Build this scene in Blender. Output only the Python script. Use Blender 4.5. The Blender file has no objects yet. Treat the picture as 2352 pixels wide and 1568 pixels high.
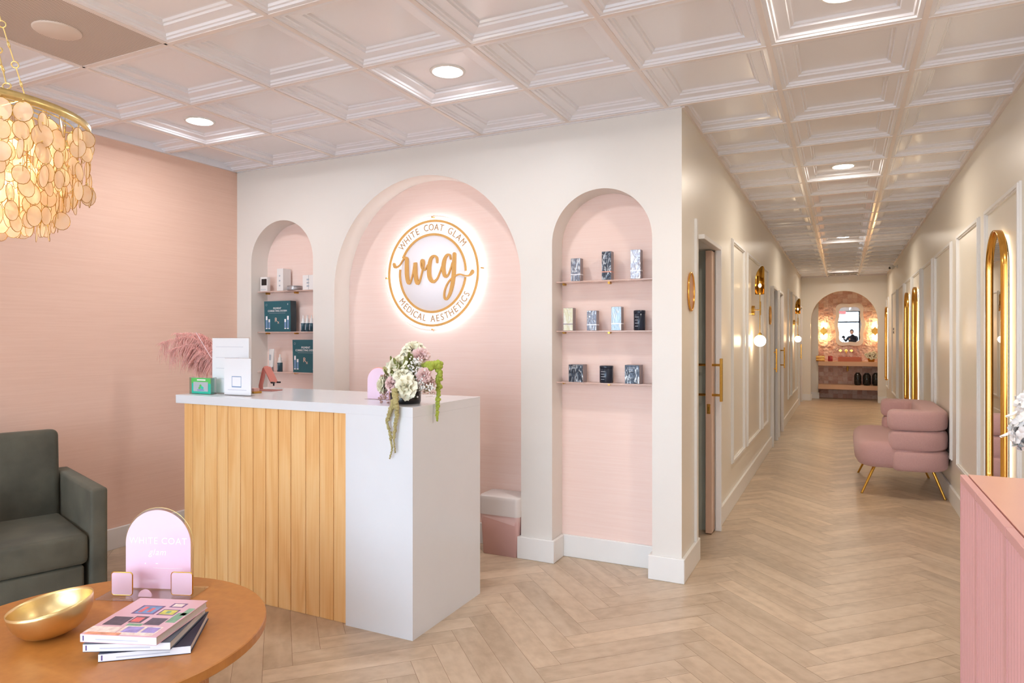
import bpy, bmesh, math, random
from mathutils import Vector, Matrix, Euler
PI = math.pi
R_ = math.radians
scn = bpy.context.scene
COL = scn.collection

# ---------------------------------------------------------------- camera
FPX, CX, HYP = 1557.2, 1176.0, 773.5
CAMZ = 1.416
YAW = math.atan((1935.6 - CX) / FPX)
cam_d = bpy.data.cameras.new('camera'); cam = bpy.data.objects.new('camera', cam_d)
COL.objects.link(cam); scn.camera = cam
cam_d.sensor_width = 36.0
cam_d.lens = 36.0 * FPX / 2352.0
cam_d.shift_y = -(784.0 - HYP) / 2352.0
cam_d.clip_start = 0.05; cam_d.clip_end = 100
cam.location = (0, 0, CAMZ)
cam.rotation_euler = (R_(90), 0, YAW)

# ---------------------------------------------------------------- world / exposure
scn.view_settings.view_transform = 'Standard'
scn.view_settings.look = 'None'
scn.view_settings.gamma = 1.0
scn.view_settings.use_curve_mapping = False
scn.view_settings.exposure = 0.0
DAY = 9.7
LAMP = 185.0
HALL = 345.0
w = bpy.data.worlds.new('sky'); scn.world = w; w.use_nodes = True
wb = w.node_tree.nodes['Background']
wb.inputs[0].default_value = (0.76, 0.90, 1.06, 1); wb.inputs[1].default_value = DAY

# ---------------------------------------------------------------- measures of the place
H = 2.7375
XL, XR, XP, YF = -0.834, 0.843, -4.383, 3.936
YB = 4.106           # back plane of the niches
YE, YT = 16.5, 17.45 # end wall and tiled wall behind it
YS = -3.0            # storefront
GX, GY, T = -0.302, 3.294, 0.61
S_, C_ = math.sin(YAW), math.cos(YAW)
def onZ(px, py, z):
    xr = (px - CX) / FPX; t = (z - CAMZ) / ((HYP - py) / FPX)
    return ((-S_ + xr * C_) * t, (C_ + xr * S_) * t, z)
def onY(px, py, Y):
    xr = (px - CX) / FPX; zr = (HYP - py) / FPX
    d = (-S_ + xr * C_, C_ + xr * S_, zr); t = Y / d[1]
    return (d[0] * t, Y, CAMZ + d[2] * t)

# ---------------------------------------------------------------- helpers
def srgb(r, g, b):
    f = lambda c: (c / 255 / 12.92) if c / 255 <= 0.04045 else ((c / 255 + 0.055) / 1.055) ** 2.4
    return (f(r), f(g), f(b), 1)

def mat(name, col, rough=0.5, metal=0.0, noise=0.0, nscale=8, bump=0.0, bscale=60, spec=0.5,
        emit=None, estr=0, trans=0, sheen=0, coat=0, stretch=None, alpha=1, sss=0):
    m = bpy.data.materials.new(name); m.use_nodes = True
    nt = m.node_tree; b = nt.nodes['Principled BSDF']
    b.inputs['Base Color'].default_value = col
    b.inputs['Roughness'].default_value = rough
    b.inputs['Metallic'].default_value = metal
    b.inputs['Specular IOR Level'].default_value = spec
    if trans: b.inputs['Transmission Weight'].default_value = trans
    if sheen:
        b.inputs['Sheen Weight'].default_value = sheen; b.inputs['Sheen Roughness'].default_value = .4
    if coat: b.inputs['Coat Weight'].default_value = coat; b.inputs['Coat Roughness'].default_value = .1
    if alpha < 1: b.inputs['Alpha'].default_value = alpha
    if emit: b.inputs['Emission Color'].default_value = emit; b.inputs['Emission Strength'].default_value = estr
    tc = nt.nodes.new('ShaderNodeTexCoord')
    src = tc.outputs['Object']
    if stretch:
        mp = nt.nodes.new('ShaderNodeMapping'); mp.inputs['Scale'].default_value = stretch
        nt.links.new(src, mp.inputs[0]); src = mp.outputs[0]
    if noise:
        n = nt.nodes.new('ShaderNodeTexNoise'); n.inputs['Scale'].default_value = nscale; n.inputs['Detail'].default_value = 4
        nt.links.new(src, n.inputs['Vector'])
        mr = nt.nodes.new('ShaderNodeMapRange'); mr.inputs[1].default_value = .25; mr.inputs[2].default_value = .75
        mr.inputs[3].default_value = 1 - noise; mr.inputs[4].default_value = 1 + noise
        nt.links.new(n.outputs['Fac'], mr.inputs[0])
        mx = nt.nodes.new('ShaderNodeVectorMath'); mx.operation = 'SCALE'
        mx.inputs[0].default_value = col[:3]
        nt.links.new(mr.outputs[0], mx.inputs['Scale']); nt.links.new(mx.outputs[0], b.inputs['Base Color'])
    if bump:
        n2 = nt.nodes.new('ShaderNodeTexNoise'); n2.inputs['Scale'].default_value = bscale; n2.inputs['Detail'].default_value = 3
        nt.links.new(src, n2.inputs['Vector'])
        bp = nt.nodes.new('ShaderNodeBump'); bp.inputs['Strength'].default_value = bump; bp.inputs['Distance'].default_value = .004
        nt.links.new(n2.outputs['Fac'], bp.inputs['Height']); nt.links.new(bp.outputs[0], b.inputs['Normal'])
    return m

def glassy(name, tint, refl=0.08, rough=0.02):
    """thin clear sheet: mostly transparent with a glossy film"""
    m = bpy.data.materials.new(name); m.use_nodes = True; nt = m.node_tree
    for n in list(nt.nodes): nt.nodes.remove(n)
    o = nt.nodes.new('ShaderNodeOutputMaterial'); mx = nt.nodes.new('ShaderNodeMixShader')
    tr = nt.nodes.new('ShaderNodeBsdfTransparent'); gl = nt.nodes.new('ShaderNodeBsdfGlossy')
    tr.inputs[0].default_value = tint; gl.inputs['Roughness'].default_value = rough
    lw = nt.nodes.new('ShaderNodeLayerWeight'); lw.inputs[0].default_value = .35
    ad = nt.nodes.new('ShaderNodeMath'); ad.operation = 'MULTIPLY_ADD'; ad.inputs[1].default_value = .5; ad.inputs[2].default_value = refl
    nt.links.new(lw.outputs['Fresnel'], ad.inputs[0]); nt.links.new(ad.outputs[0], mx.inputs[0])
    nt.links.new(tr.outputs[0], mx.inputs[1]); nt.links.new(gl.outputs[0], mx.inputs[2]); nt.links.new(mx.outputs[0], o.inputs[0])
    return m

class MB:
    def __init__(s):
        s.bm = bmesh.new(); s.mats = []; s.uv = None
    def mi(s, m):
        if m not in s.mats: s.mats.append(m)
        return s.mats.index(m)
    def add(s, verts, faces, m, smooth=False, M=None, uvs=None):
        i = s.mi(m); vs = [s.bm.verts.new((M @ Vector(v)) if M is not None else v) for v in verts]
        for fi, f in enumerate(faces):
            try: fc = s.bm.faces.new([vs[k] for k in f])
            except ValueError: continue
            fc.material_index = i; fc.smooth = smooth
            if uvs:
                if s.uv is None: s.uv = s.bm.loops.layers.uv.new('UVMap')
                for l, k in zip(fc.loops, f): l[s.uv].uv = uvs[k]
        return vs
    def addbm(s, b2, m, smooth=False, M=None):
        b2.verts.ensure_lookup_table(); b2.verts.index_update()
        s.add([v.co.copy() for v in b2.verts], [[v.index for v in f.verts] for f in b2.faces], m, smooth, M)
        b2.free()
    def box(s, x0, x1, y0, y1, z0, z1, m, bev=0, seg=2, M=None, smooth=False):
        if x1 < x0: x0, x1 = x1, x0
        if y1 < y0: y0, y1 = y1, y0
        v = [(x0, y0, z0), (x1, y0, z0), (x1, y1, z0), (x0, y1, z0), (x0, y0, z1), (x1, y0, z1), (x1, y1, z1), (x0, y1, z1)]
        f = [(0, 3, 2, 1), (4, 5, 6, 7), (0, 1, 5, 4), (1, 2, 6, 5), (2, 3, 7, 6), (3, 0, 4, 7)]
        if not bev: s.add(v, f, m, smooth, M); return s
        b = bmesh.new(); vs = [b.verts.new(p) for p in v]
        for q in f: b.faces.new([vs[k] for k in q])
        bmesh.ops.bevel(b, geom=list(b.edges) + list(b.verts), offset=bev, segments=seg, affect='EDGES', profile=.5)
        s.addbm(b, m, True if seg > 1 else smooth, M); return s
    def prism(s, pts, axis, a, b_, m, M=None, smooth=False, caps=True):
        """extrude a 2D outline along an axis from a to b_"""
        def P(u, v, t): return {'x': (t, u, v), 'y': (u, t, v), 'z': (u, v, t)}[axis]
        n = len(pts); v = [P(*p, a) for p in pts] + [P(*p, b_) for p in pts]
        f = [(i, (i + 1) % n, n + (i + 1) % n, n + i) for i in range(n)]
        s.add(v, f, m, smooth, M)
        if caps: s.add(v, [tuple(range(n - 1, -1, -1)), tuple(range(n, 2 * n))], m, False, M)
        return s
    def lathe(s, prof, m, seg=24, M=None, smooth=True, c=(0, 0, 0), a0=0, a1=2 * PI, sx=1, sy=1):
        full = abs(a1 - a0 - 2 * PI) < 1e-6; n = seg if full else seg + 1
        v = []
        for k in range(n):
            a = a0 + (a1 - a0) * k / seg
            for r, z in prof: v.append((c[0] + r * math.cos(a) * sx, c[1] + r * math.sin(a) * sy, c[2] + z))
        p = len(prof); f = []
        for k in range(seg):
            k2 = (k + 1) % n if full else k + 1
            for j in range(p - 1): f.append((k * p + j, k2 * p + j, k2 * p + j + 1, k * p + j + 1))
        s.add(v, f, m, smooth, M); return s
    def cyl(s, p0, p1, r, m, seg=16, r2=None, cap=True, M=None, smooth=True):
        p0, p1 = Vector(p0), Vector(p1); r2 = r if r2 is None else r2
        d = (p1 - p0).normalized(); u = d.orthogonal().normalized(); w_ = d.cross(u)
        v = []
        for k in range(seg):
            a = 2 * PI * k / seg; q = u * math.cos(a) + w_ * math.sin(a)
            v += [p0 + q * r, p1 + q * r2]
        f = [(2 * k, 2 * ((k + 1) % seg), 2 * ((k + 1) % seg) + 1, 2 * k + 1) for k in range(seg)]
        s.add(v, f, m, smooth, M)
        if cap: s.add(v, [tuple(2 * k for k in range(seg - 1, -1, -1)), tuple(2 * k + 1 for k in range(seg))], m, False, M)
        return s
    def tube(s, path, r, m, seg=8, closed=False, M=None, cap=True, flat=1.0, up=None):
        P = [Vector(p) for p in path]; n = len(P)
        rr = r if isinstance(r, (list, tuple)) else [r] * n
        v = []; u = None
        for i in range(n):
            if closed: d = P[(i + 1) % n] - P[i - 1]
            else: d = P[min(i + 1, n - 1)] - P[max(i - 1, 0)]
            d.normalize()
            if up is not None: u = (Vector(up) - d * d.dot(Vector(up))).normalized()
            elif u is None: u = d.orthogonal().normalized()
            else: u = (u - d * d.dot(u)).normalized()
            w_ = d.cross(u)
            for k in range(seg):
                a = 2 * PI * k / seg; v.append(P[i] + (u * math.cos(a) + w_ * math.sin(a) * flat) * rr[i])
        f = []
        for i in range(n if closed else n - 1):
            j = (i + 1) % n
            for k in range(seg): f.append((i * seg + k, i * seg + (k + 1) % seg, j * seg + (k + 1) % seg, j * seg + k))
        s.add(v, f, m, True, M)
        if cap and not closed: s.add(v, [tuple(range(seg - 1, -1, -1)), tuple((n - 1) * seg + k for k in range(seg))], m, False, M)
        return s
    def ball(s, c, r, m, M=None, sub=2, sc=(1, 1, 1)):
        b = bmesh.new(); bmesh.ops.create_icosphere(b, subdivisions=sub, radius=1)
        for v in b.verts: v.co = Vector((c[0] + v.co.x * r * sc[0], c[1] + v.co.y * r * sc[1], c[2] + v.co.z * r * sc[2]))
        s.addbm(b, m, True, M); return s
    def build(s, name, parent=None, loc=None, sub=0):
        me = bpy.data.meshes.new(name)
        bmesh.ops.recalc_face_normals(s.bm, faces=s.bm.faces)
        s.bm.to_mesh(me); s.bm.free()
        for m in s.mats: me.materials.append(m)
        o = bpy.data.objects.new(name, me); COL.objects.link(o)
        if parent is not None: o.parent = parent
        if loc: o.location = loc
        if sub:
            md = o.modifiers.new('sub', 'SUBSURF'); md.levels = sub; md.render_levels = sub
        return o

def thing(name, label, cat, loc=(0, 0, 0), rot=(0, 0, 0), group=None):
    o = bpy.data.objects.new(name, None); COL.objects.link(o); o.location = loc; o.rotation_euler = rot
    o.empty_display_size = .05
    return tag(o, label, cat, group)
def tag(o, label, cat, group=None, kind=None):
    o['label'] = label; o['category'] = cat
    if group: o['group'] = group
    if kind: o['kind'] = kind
    return o
def struct(o): o['kind'] = 'structure'; return o
def copy_tree(o, parent=None):
    c = o.copy(); COL.objects.link(c); c.parent = parent
    for ch in list(o.children): copy_tree(ch, c)
    return c
_txt = {}
def text_bm(body, size, ext=0.0, align='CENTER', space=1.0):
    key = (body, size, ext, align, space)
    if key not in _txt:
        cu = bpy.data.curves.new('t', 'FONT'); cu.body = body; cu.size = size; cu.extrude = ext
        cu.align_x = align; cu.align_y = 'CENTER'; cu.space_character = space; cu.resolution_u = 3
        ob = bpy.data.objects.new('t', cu); COL.objects.link(ob)
        dg = bpy.context.evaluated_depsgraph_get(); dg.update()
        me = bpy.data.meshes.new_from_object(ob.evaluated_get(dg))
        _txt[key] = ([v.co.copy() for v in me.vertices], [tuple(p.vertices) for p in me.polygons])
        bpy.data.objects.remove(ob); bpy.data.curves.remove(cu); bpy.data.meshes.remove(me)
    return _txt[key]
def put_text(mb, body, size, m, M, ext=0.0, align='CENTER', space=1.0):
    v, f = text_bm(body, size, ext, align, space); mb.add(v, f, m, False, M)
def face_front(x, y, z):   # text lying in the XZ plane, read from -Y
    return Matrix.Translation((x, y, z)) @ Matrix.Rotation(R_(90), 4, 'X')

def arch_pts(x0, x1, zs, n=24):
    """half circle above the spring line, left to right"""
    c = (x0 + x1) / 2; r = (x1 - x0) / 2
    return [(c - r * math.cos(PI * k / n), zs + r * math.sin(PI * k / n)) for k in range(n + 1)]

# ---------------------------------------------------------------- materials
M_wall = mat('painted_white_wall', srgb(232, 226, 219), .42, noise=.015, nscale=2, bump=.08, bscale=220)
M_hall = mat('painted_hall_wall', srgb(236, 228, 214), .3, noise=.015, nscale=2, bump=.06, bscale=160)
M_trim = mat('white_trim_paint', srgb(238, 236, 233), .3, noise=.01, bump=.03, bscale=90)
M_white = mat('white_quartz', srgb(228, 230, 234), .18, noise=.012, nscale=5)
M_ceil = mat('ceiling_panel_gloss', srgb(240, 239, 244), .14, noise=.02, nscale=1.5, bump=.05, bscale=5)
M_tbar = mat('ceiling_grid_bar', srgb(234, 224, 220), .35, noise=.02)
M_metalw = mat('white_metal', srgb(235, 233, 230), .35, noise=.01)
M_gold = mat('brushed_gold', srgb(222, 170, 78), .22, 1, noise=.04, nscale=40, bump=.05, bscale=150)
M_gold2 = mat('polished_gold', srgb(240, 184, 92), .16, 1, noise=.02, nscale=10)
M_brass = mat('antique_brass', srgb(196, 152, 72), .25, 1, noise=.05, nscale=25)
M_signgold = mat('satin_gold_letter', srgb(232, 180, 104), .4, .25, noise=.03, nscale=15)
M_black = mat('black_plastic', srgb(22, 22, 26), .25, noise=.05, nscale=12)
M_dark = mat('dark_metal', srgb(44, 44, 48), .35, .2, noise=.05)
M_pinkplas = mat('dusty_pink_plastic', srgb(214, 165, 160), .35, noise=.02)
M_cab = mat('pink_lacquer', srgb(226, 172, 170), .45, noise=.02, nscale=6)
M_cabtop = mat('pink_lacquer_top', srgb(232, 178, 164), .32, noise=.02, nscale=6)
M_boucle = mat('pink_boucle', srgb(208, 164, 160), .95, noise=.07, nscale=160, bump=.9, bscale=260, sheen=.3)
M_olive = None

def velvet():
    m = mat('olive_grey_velvet', srgb(82, 79, 67), .8, noise=.38, nscale=5, bump=.25, bscale=300, sheen=.5)
    b = m.node_tree.nodes['Principled BSDF']; b.inputs['Sheen Tint'].default_value = srgb(150, 150, 135)
    return m
M_olive = velvet()

def wallpaper(name='peach_grasscloth', ca=(235, 196, 175), cb=(240, 203, 183)):
    """peach grasscloth: fine horizontal threads"""
    m = mat(name, srgb(*cb), .75)
    nt = m.node_tree; b = nt.nodes['Principled BSDF']
    tc = nt.nodes.new('ShaderNodeTexCoord'); mp = nt.nodes.new('ShaderNodeMapping'); mp.inputs['Scale'].default_value = (2.2, 2.2, 90)
    n = nt.nodes.new('ShaderNodeTexNoise'); n.inputs['Scale'].default_value = 1.5; n.inputs['Detail'].default_value = 6
    cr = nt.nodes.new('ShaderNodeValToRGB')
    cr.color_ramp.elements[0].position = .3; cr.color_ramp.elements[0].color = srgb(*ca)
    cr.color_ramp.elements[1].position = .7; cr.color_ramp.elements[1].color = srgb(*cb)
    nt.links.new(tc.outputs['Object'], mp.inputs[0]); nt.links.new(mp.outputs[0], n.inputs['Vector'])
    nt.links.new(n.outputs['Fac'], cr.inputs[0]); nt.links.new(cr.outputs[0], b.inputs['Base Color'])
    bp = nt.nodes.new('ShaderNodeBump'); bp.inputs['Strength'].default_value = .12; bp.inputs['Distance'].default_value = .002
    nt.links.new(n.outputs['Fac'], bp.inputs['Height']); nt.links.new(bp.outputs[0], b.inputs['Normal'])
    return m
M_peach = wallpaper()
M_peach_lit = wallpaper('peach_grasscloth_lit', (245, 215, 203), (248, 221, 210))  # same peach wallpaper lightened: brighter light in the niches put into the colour

def wood(name, c0, c1, c2, rough, sx, sy, wav=3.0, coord='UV', dist=3.0, gs=26):
    m = bpy.data.materials.new(name); m.use_nodes = True; nt = m.node_tree; b = nt.nodes['Principled BSDF']
    b.inputs['Roughness'].default_value = rough
    tc = nt.nodes.new('ShaderNodeTexCoord'); mp = nt.nodes.new('ShaderNodeMapping'); mp.inputs['Scale'].default_value = (sx, sy, 1 if coord == 'UV' else sx)
    nt.links.new(tc.outputs[coord], mp.inputs[0])
    n = nt.nodes.new('ShaderNodeTexNoise'); n.inputs['Scale'].default_value = 1.0; n.inputs['Detail'].default_value = 3; n.inputs['Distortion'].default_value = .4
    nt.links.new(mp.outputs[0], n.inputs['Vector'])
    ml = nt.nodes.new('ShaderNodeMath'); ml.operation = 'MULTIPLY'; ml.inputs[1].default_value = wav
    nt.links.new(n.outputs['Fac'], ml.inputs[0])
    sn = nt.nodes.new('ShaderNodeMath'); sn.operation = 'SINE'
    ml2 = nt.nodes.new('ShaderNodeMath'); ml2.operation = 'MULTIPLY'; ml2.inputs[1].default_value = 6.283
    nt.links.new(ml.outputs[0], ml2.inputs[0]); nt.links.new(ml2.outputs[0], sn.inputs[0])
    mp2 = nt.nodes.new('ShaderNodeMapping'); mp2.inputs['Scale'].default_value = (sx * 14, sy * 2.5, 1 if coord == 'UV' else sx * 14)
    nt.links.new(tc.outputs[coord], mp2.inputs[0])
    n2 = nt.nodes.new('ShaderNodeTexNoise'); n2.inputs['Scale'].default_value = 1; n2.inputs['Detail'].default_value = 5
    nt.links.new(mp2.outputs[0], n2.inputs['Vector'])
    a1 = nt.nodes.new('ShaderNodeMath'); a1.operation = 'MULTIPLY_ADD'; a1.inputs[1].default_value = .16; a1.inputs[2].default_value = .5
    nt.links.new(sn.outputs[0], a1.inputs[0])
    a2 = nt.nodes.new('ShaderNodeMath'); a2.operation = 'MULTIPLY_ADD'; a2.inputs[1].default_value = .7
    a3 = nt.nodes.new('ShaderNodeMath'); a3.operation = 'SUBTRACT'; a3.inputs[1].default_value = .5
    nt.links.new(n2.outputs['Fac'], a3.inputs[0]); nt.links.new(a3.outputs[0], a2.inputs[0]); nt.links.new(a1.outputs[0], a2.inputs[2])
    cr = nt.nodes.new('ShaderNodeValToRGB'); e = cr.color_ramp.elements
    e[0].position = .2; e[0].color = c0; e[1].position = .85; e[1].color = c2
    x = cr.color_ramp.elements.new(.5); x.color = c1
    nt.links.new(a2.outputs[0], cr.inputs[0]); nt.links.new(cr.outputs[0], b.inputs['Base Color'])
    return m
M_pine = wood('yellow_pine', srgb(232, 172, 104), srgb(241, 190, 126), srgb(246, 203, 144), .42, 8, .9, 3.2)
M_oak = wood('honey_oak', srgb(178, 114, 52), srgb(190, 125, 60), srgb(201, 138, 72), .38, 2.2, 12, 1.5, 'Object')
M_oakf = wood('honey_oak_flutes', srgb(190, 130, 84), srgb(204, 146, 98), srgb(214, 160, 112), .5, 12, 2, 1.5, 'Object')
def floor_wood():
    m = wood('oak_plank_floor', srgb(182, 158, 132), srgb(203, 180, 154), srgb(216, 195, 171), .36, 1.0, 9, 1.1)
    nt = m.node_tree; b = nt.nodes['Principled BSDF']; lk = b.inputs['Base Color'].links[0].from_socket
    at = nt.nodes.new('ShaderNodeAttribute'); at.attribute_name = 'tone'
    mr = nt.nodes.new('ShaderNodeMapRange'); mr.inputs[3].default_value = .88; mr.inputs[4].default_value = 1.08
    nt.links.new(at.outputs['Fac'], mr.inputs[0])
    sc = nt.nodes.new('ShaderNodeVectorMath'); sc.operation = 'SCALE'
    nt.links.new(lk, sc.inputs[0]); nt.links.new(mr.outputs[0], sc.inputs['Scale']); nt.links.new(sc.outputs[0], b.inputs['Base Color'])
    return m
M_floor = floor_wood()
M_gap = mat('plank_joint', srgb(128, 96, 72), .6, noise=.05)

def zellige():
    m = mat('pink_zellige_tile', srgb(205, 160, 150), .12)
    nt = m.node_tree; b = nt.nodes['Principled BSDF']
    tc = nt.nodes.new('ShaderNodeTexCoord'); mp = nt.nodes.new('ShaderNodeMapping'); mp.inputs['Rotation'].default_value = (R_(90), 0, 0)
    br = nt.nodes.new('ShaderNodeTexBrick'); br.offset = 0.0; br.inputs['Scale'].default_value = 10; br.inputs['Brick Width'].default_value = 1; br.inputs['Row Height'].default_value = 1
    br.inputs['Mortar Size'].default_value = .03; br.inputs['Color1'].default_value = srgb(216, 172, 164); br.inputs['Color2'].default_value = srgb(246, 226, 222); br.inputs['Mortar'].default_value = srgb(226, 196, 186)
    nt.links.new(tc.outputs['Object'], mp.inputs[0]); nt.links.new(mp.outputs[0], br.inputs['Vector']); nt.links.new(br.outputs['Color'], b.inputs['Base Color'])
    n = nt.nodes.new('ShaderNodeTexNoise'); n.inputs['Scale'].default_value = 11
    nt.links.new(tc.outputs['Object'], n.inputs['Vector'])
    bp = nt.nodes.new('ShaderNodeBump'); bp.inputs['Strength'].default_value = 1; bp.inputs['Distance'].default_value = .06
    nt.links.new(n.outputs['Fac'], bp.inputs['Height']); nt.links.new(bp.outputs[0], b.inputs['Normal'])
    return m
M_tile = zellige()
M_mirror = mat('mirror_glass', (.92, .92, .92, 1), .01, 1)
M_glass = glassy('window_glass', (.97, .985, .99, 1), .04)
M_acry = glassy('clear_acrylic', (.985, .97, .96, 1), .05)
M_shelfg = mat('pink_glass_shelf', srgb(246, 214, 202), .1, alpha=.55, noise=.005)
M_acpink = mat('pink_acrylic', srgb(246, 178, 208), .12, noise=.015, coat=.6)
M_acpale = mat('pale_pink_card', srgb(243, 212, 232), .35, noise=.01)
M_paper = mat('white_paper', srgb(243, 243, 246), .6, noise=.01)
M_ink = mat('blue_grey_ink', srgb(120, 150, 190), .6, noise=.02)
M_inkl = mat('pale_ink', srgb(205, 205, 216), .6, noise=.02)
M_wtext = mat('white_lettering', srgb(252, 250, 252), .5, noise=.01)
def emis(name, col, s):
    m = bpy.data.materials.new(name); m.use_nodes = True; nt = m.node_tree
    for n in list(nt.nodes): nt.nodes.remove(n)
    o = nt.nodes.new('ShaderNodeOutputMaterial'); e = nt.nodes.new('ShaderNodeEmission')
    e.inputs[0].default_value = col; e.inputs[1].default_value = s; nt.links.new(e.outputs[0], o.inputs[0]); return m
M_led = emis('downlight_led', (.95, .97, 1, 1), LAMP)
M_ledh = emis('downlight_led_warm', (1, .90, .78, 1), HALL)
M_ledin = emis('room_led', (1, .95, .88, 1), 70)
M_globe = emis('opal_globe_lit', (1, .80, .55, 1), 26)
M_warm = emis('warm_bulb', (1, .84, .60, 1), 75)
M_warm3 = emis('alcove_bulb', (1, .62, .25, 1), 130)
M_strip = emis('mirror_led_strip', (1, .83, .58, 1), 14)
M_halo = emis('sign_led_strip', (.93, .95, 1, 1), 34)
M_exit = emis('exit_red', (1, .05, .08, 1), 4)

# ================================================================ STRUCTURE
# floor: herringbone planks, one object
def make_floor():
    Lp, Wp = .732, .122
    random.seed(5)
    mb = MB(); bm = mb.bm
    uvl = bm.loops.layers.uv.new('UVMap'); mb.uv = uvl
    cl = bm.loops.layers.float.new('tone')
    i = mb.mi(M_floor); g = .0007
    c45 = math.sqrt(.5)
    def put(x0, y0, x1, y1, horiz):
        r = random.random(); ou, ov = random.random() * 50, random.random() * 50
        pts = [(x0 + g, y0 + g), (x1 - g, y0 + g), (x1 - g, y1 - g), (x0 + g, y1 - g)]
        P = [((x - y) * c45 - .06 + OX, (x + y) * c45 + OY) for x, y in pts]
        cx = sum(p[0] for p in P) / 4; cy = sum(p[1] for p in P) / 4
        if not (XP - .5 < cx < 1.35 and YS - .35 < cy < 18.4): return
        vs = [bm.verts.new((p[0], p[1], 0)) for p in P]
        f = bm.faces.new(vs); f.material_index = i
        for l, (x, y) in zip(f.loops, pts):
            a, b = (x - x0, y - y0) if horiz else (y - y0, x - x0)
            l[uvl].uv = (a + ou, b + ov); l[cl] = r
    OX, OY = 0.0, -4.0
    for j in range(-9, 6):
        tx, ty = j * Lp, -j * Lp
        for k in range(-60, 220):
            x, y = k * Wp + tx, k * Wp + ty
            put(x, y, x + Lp, y + Wp, True)
            put(x + Lp, y + Wp - Lp, x + Lp + Wp, y + Wp, False)
    mb.box(XP - .6, 1.6, YS - .4, 18.6, -.12, -.0012, M_gap)
    o = mb.build('floor'); struct(o)
make_floor()

# ceiling: coffered panels in a grid, one object
def make_ceiling():
    prof = [(0, 0), (.0115, 0), (.012, .003), (.030, .003), (.034, .011), (.043, .012), (.048, .021), (.053, .022),
            (.094, .026), (.098, .034), (.108, .035), (.113, .044), (.119, .045)]
    mb = MB()
    for i in range(-7, 3):
        for j in range(-11, 26):
            if i == -5 and j == -3: continue           # the grille tile
            x0, y0 = GX + i * T, GY + j * T
            rings = []
            for d, z in prof:
                rings.append([(x0 + d, y0 + d, H + z), (x0 + T - d, y0 + d, H + z), (x0 + T - d, y0 + T - d, H + z), (x0 + d, y0 + T - d, H + z)])
            v = [p for r in rings for p in r]; f = []; f2 = []
            for k in range(len(prof) - 1):
                for q in range(4):
                    (f2 if k < 2 else f).append((k * 4 + q, k * 4 + (q + 1) % 4, k * 4 + 4 + (q + 1) % 4, k * 4 + 4 + q))
            n = len(prof) - 1; f.append((n * 4, n * 4 + 1, n * 4 + 2, n * 4 + 3))
            mb.add(v, f, M_ceil); mb.add(v, f2, M_tbar)
    mb.box(XP - .6, 1.6, YS - .4, 18.6, H + .09, H + .2, M_ceil)
    struct(mb.build('ceiling'))
make_ceiling()

def arch_wall(name, x0, x1, y0, y1, ops, m):
    """wall from x0 to x1 between y0 (front) and y1 with arched openings down to the floor: (xa, xb, spring)"""
    mb = MB(); xs = x0
    for xa, xb, zs in ops:
        mb.box(xs, xa, y0, y1, 0, H + .06, m)
        A = arch_pts(xa, xb, zs, 40)
        for y in (y0, y1):
            v = [(p[0], y, p[1]) for p in A] + [(p[0], y, H + .06) for p in A]; n = len(A)
            mb.add(v, [(k, k + 1, n + k + 1, n + k) for k in range(n - 1)], m)
        v = [(p[0], y0, p[1]) for p in A] + [(p[0], y1, p[1]) for p in A]; n = len(A)
        mb.add(v, [(k, k + 1, n + k + 1, n + k) for k in range(n - 1)], m, True)
        xs = xb
    mb.box(xs, x1, y0, y1, 0, H + .06, m)
    return struct(mb.build(name))
NICHES = [(-4.227, -3.589, 2.0), (-3.384, -1.855, 1.766), (-1.64, -1.005, 2.0)]
arch_wall('wall_front', XP - .1, XL - .0, YF, YB, NICHES, M_wall)
# thin warm paint on the hallway side of that end pier
struct(MB().box(XP - .1, -.95, YB, YB + .1, 0, H + .06, M_peach_lit).build('wall_back'))
struct(MB().box(XP - .1, XP, YS, YF, 0, H + .06, M_peach).build('wall_left'))
struct(MB().box(XR, XR + .1, YS, 18.5, 0, H + .06, M_hall).build('wall_right'))

# left hallway wall, made of two skins with pockets for the sliding doors
DOORS = [(4.44, 5.10), (9.32, 9.93), (10.27, 10.90), (15.28, 16.15)]
DH = 2.045
def hall_left():
    mb = MB(); y = YF + .001
    mb.box(XL + .0001, XL + .0015, YF + .0005, DOORS[0][0], 0, H + .06, M_hall); mb.box(XL - .006, XL, YB + .001, DOORS[0][0], 0, H + .06, M_hall)
    y = DOORS[0][0]
    for k, (a, b) in enumerate(DOORS):
        if k: mb.box(XL - .006, XL, y, a, 0, H + .06, M_hall)
        mb.box(XL - .006, XL, a, b, DH, H + .06, M_hall)
        mb.box(XL - .12, XL - .006, a, b, DH, DH + .02, M_trim)
        y = b
    mb.box(XL - .006, XL, y, YE, 0, H + .06, M_hall)
    # rear skin
    y = YB + .1
    for k, (a, b) in enumerate(DOORS):
        mb.box(XL - .13, XL - .12, y, a, 0, H + .06, M_hall); mb.box(XL - .13, XL - .12, a, b, DH, H + .06, M_hall); y = b
    mb.box(XL - .13, XL - .12, y, YE, 0, H + .06, M_hall)
    mb.box(XL - .12, XL - .006, YB + .001, DOORS[0][0], 0, H + .06, M_hall)
    return struct(mb.build('wall_hallway'))
hall_left()
# treatment rooms behind the hallway
M_room1 = mat('sage_room_wall', srgb(196, 200, 186), .6, noise=.02)
M_room2 = mat('cool_white_room_wall', srgb(222, 230, 234), .6, noise=.02)
mb = MB(); mb.box(-3.0, XL - .13, 7.2, 7.3, 0, H + .06, M_room1); mb.box(-3.0, -2.9, YB + .1, 7.2, 0, H + .06, M_room1)
struct(mb.build('wall_treatment'))
mb = MB(); mb.box(-3.0, XL - .12, 9.955, 10.05, 0, H + .06, M_room2); mb.box(-3.0, -2.9, 7.3, 18.5, 0, H + .06, M_room2)
struct(mb.build('wall_consulting'))

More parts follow.
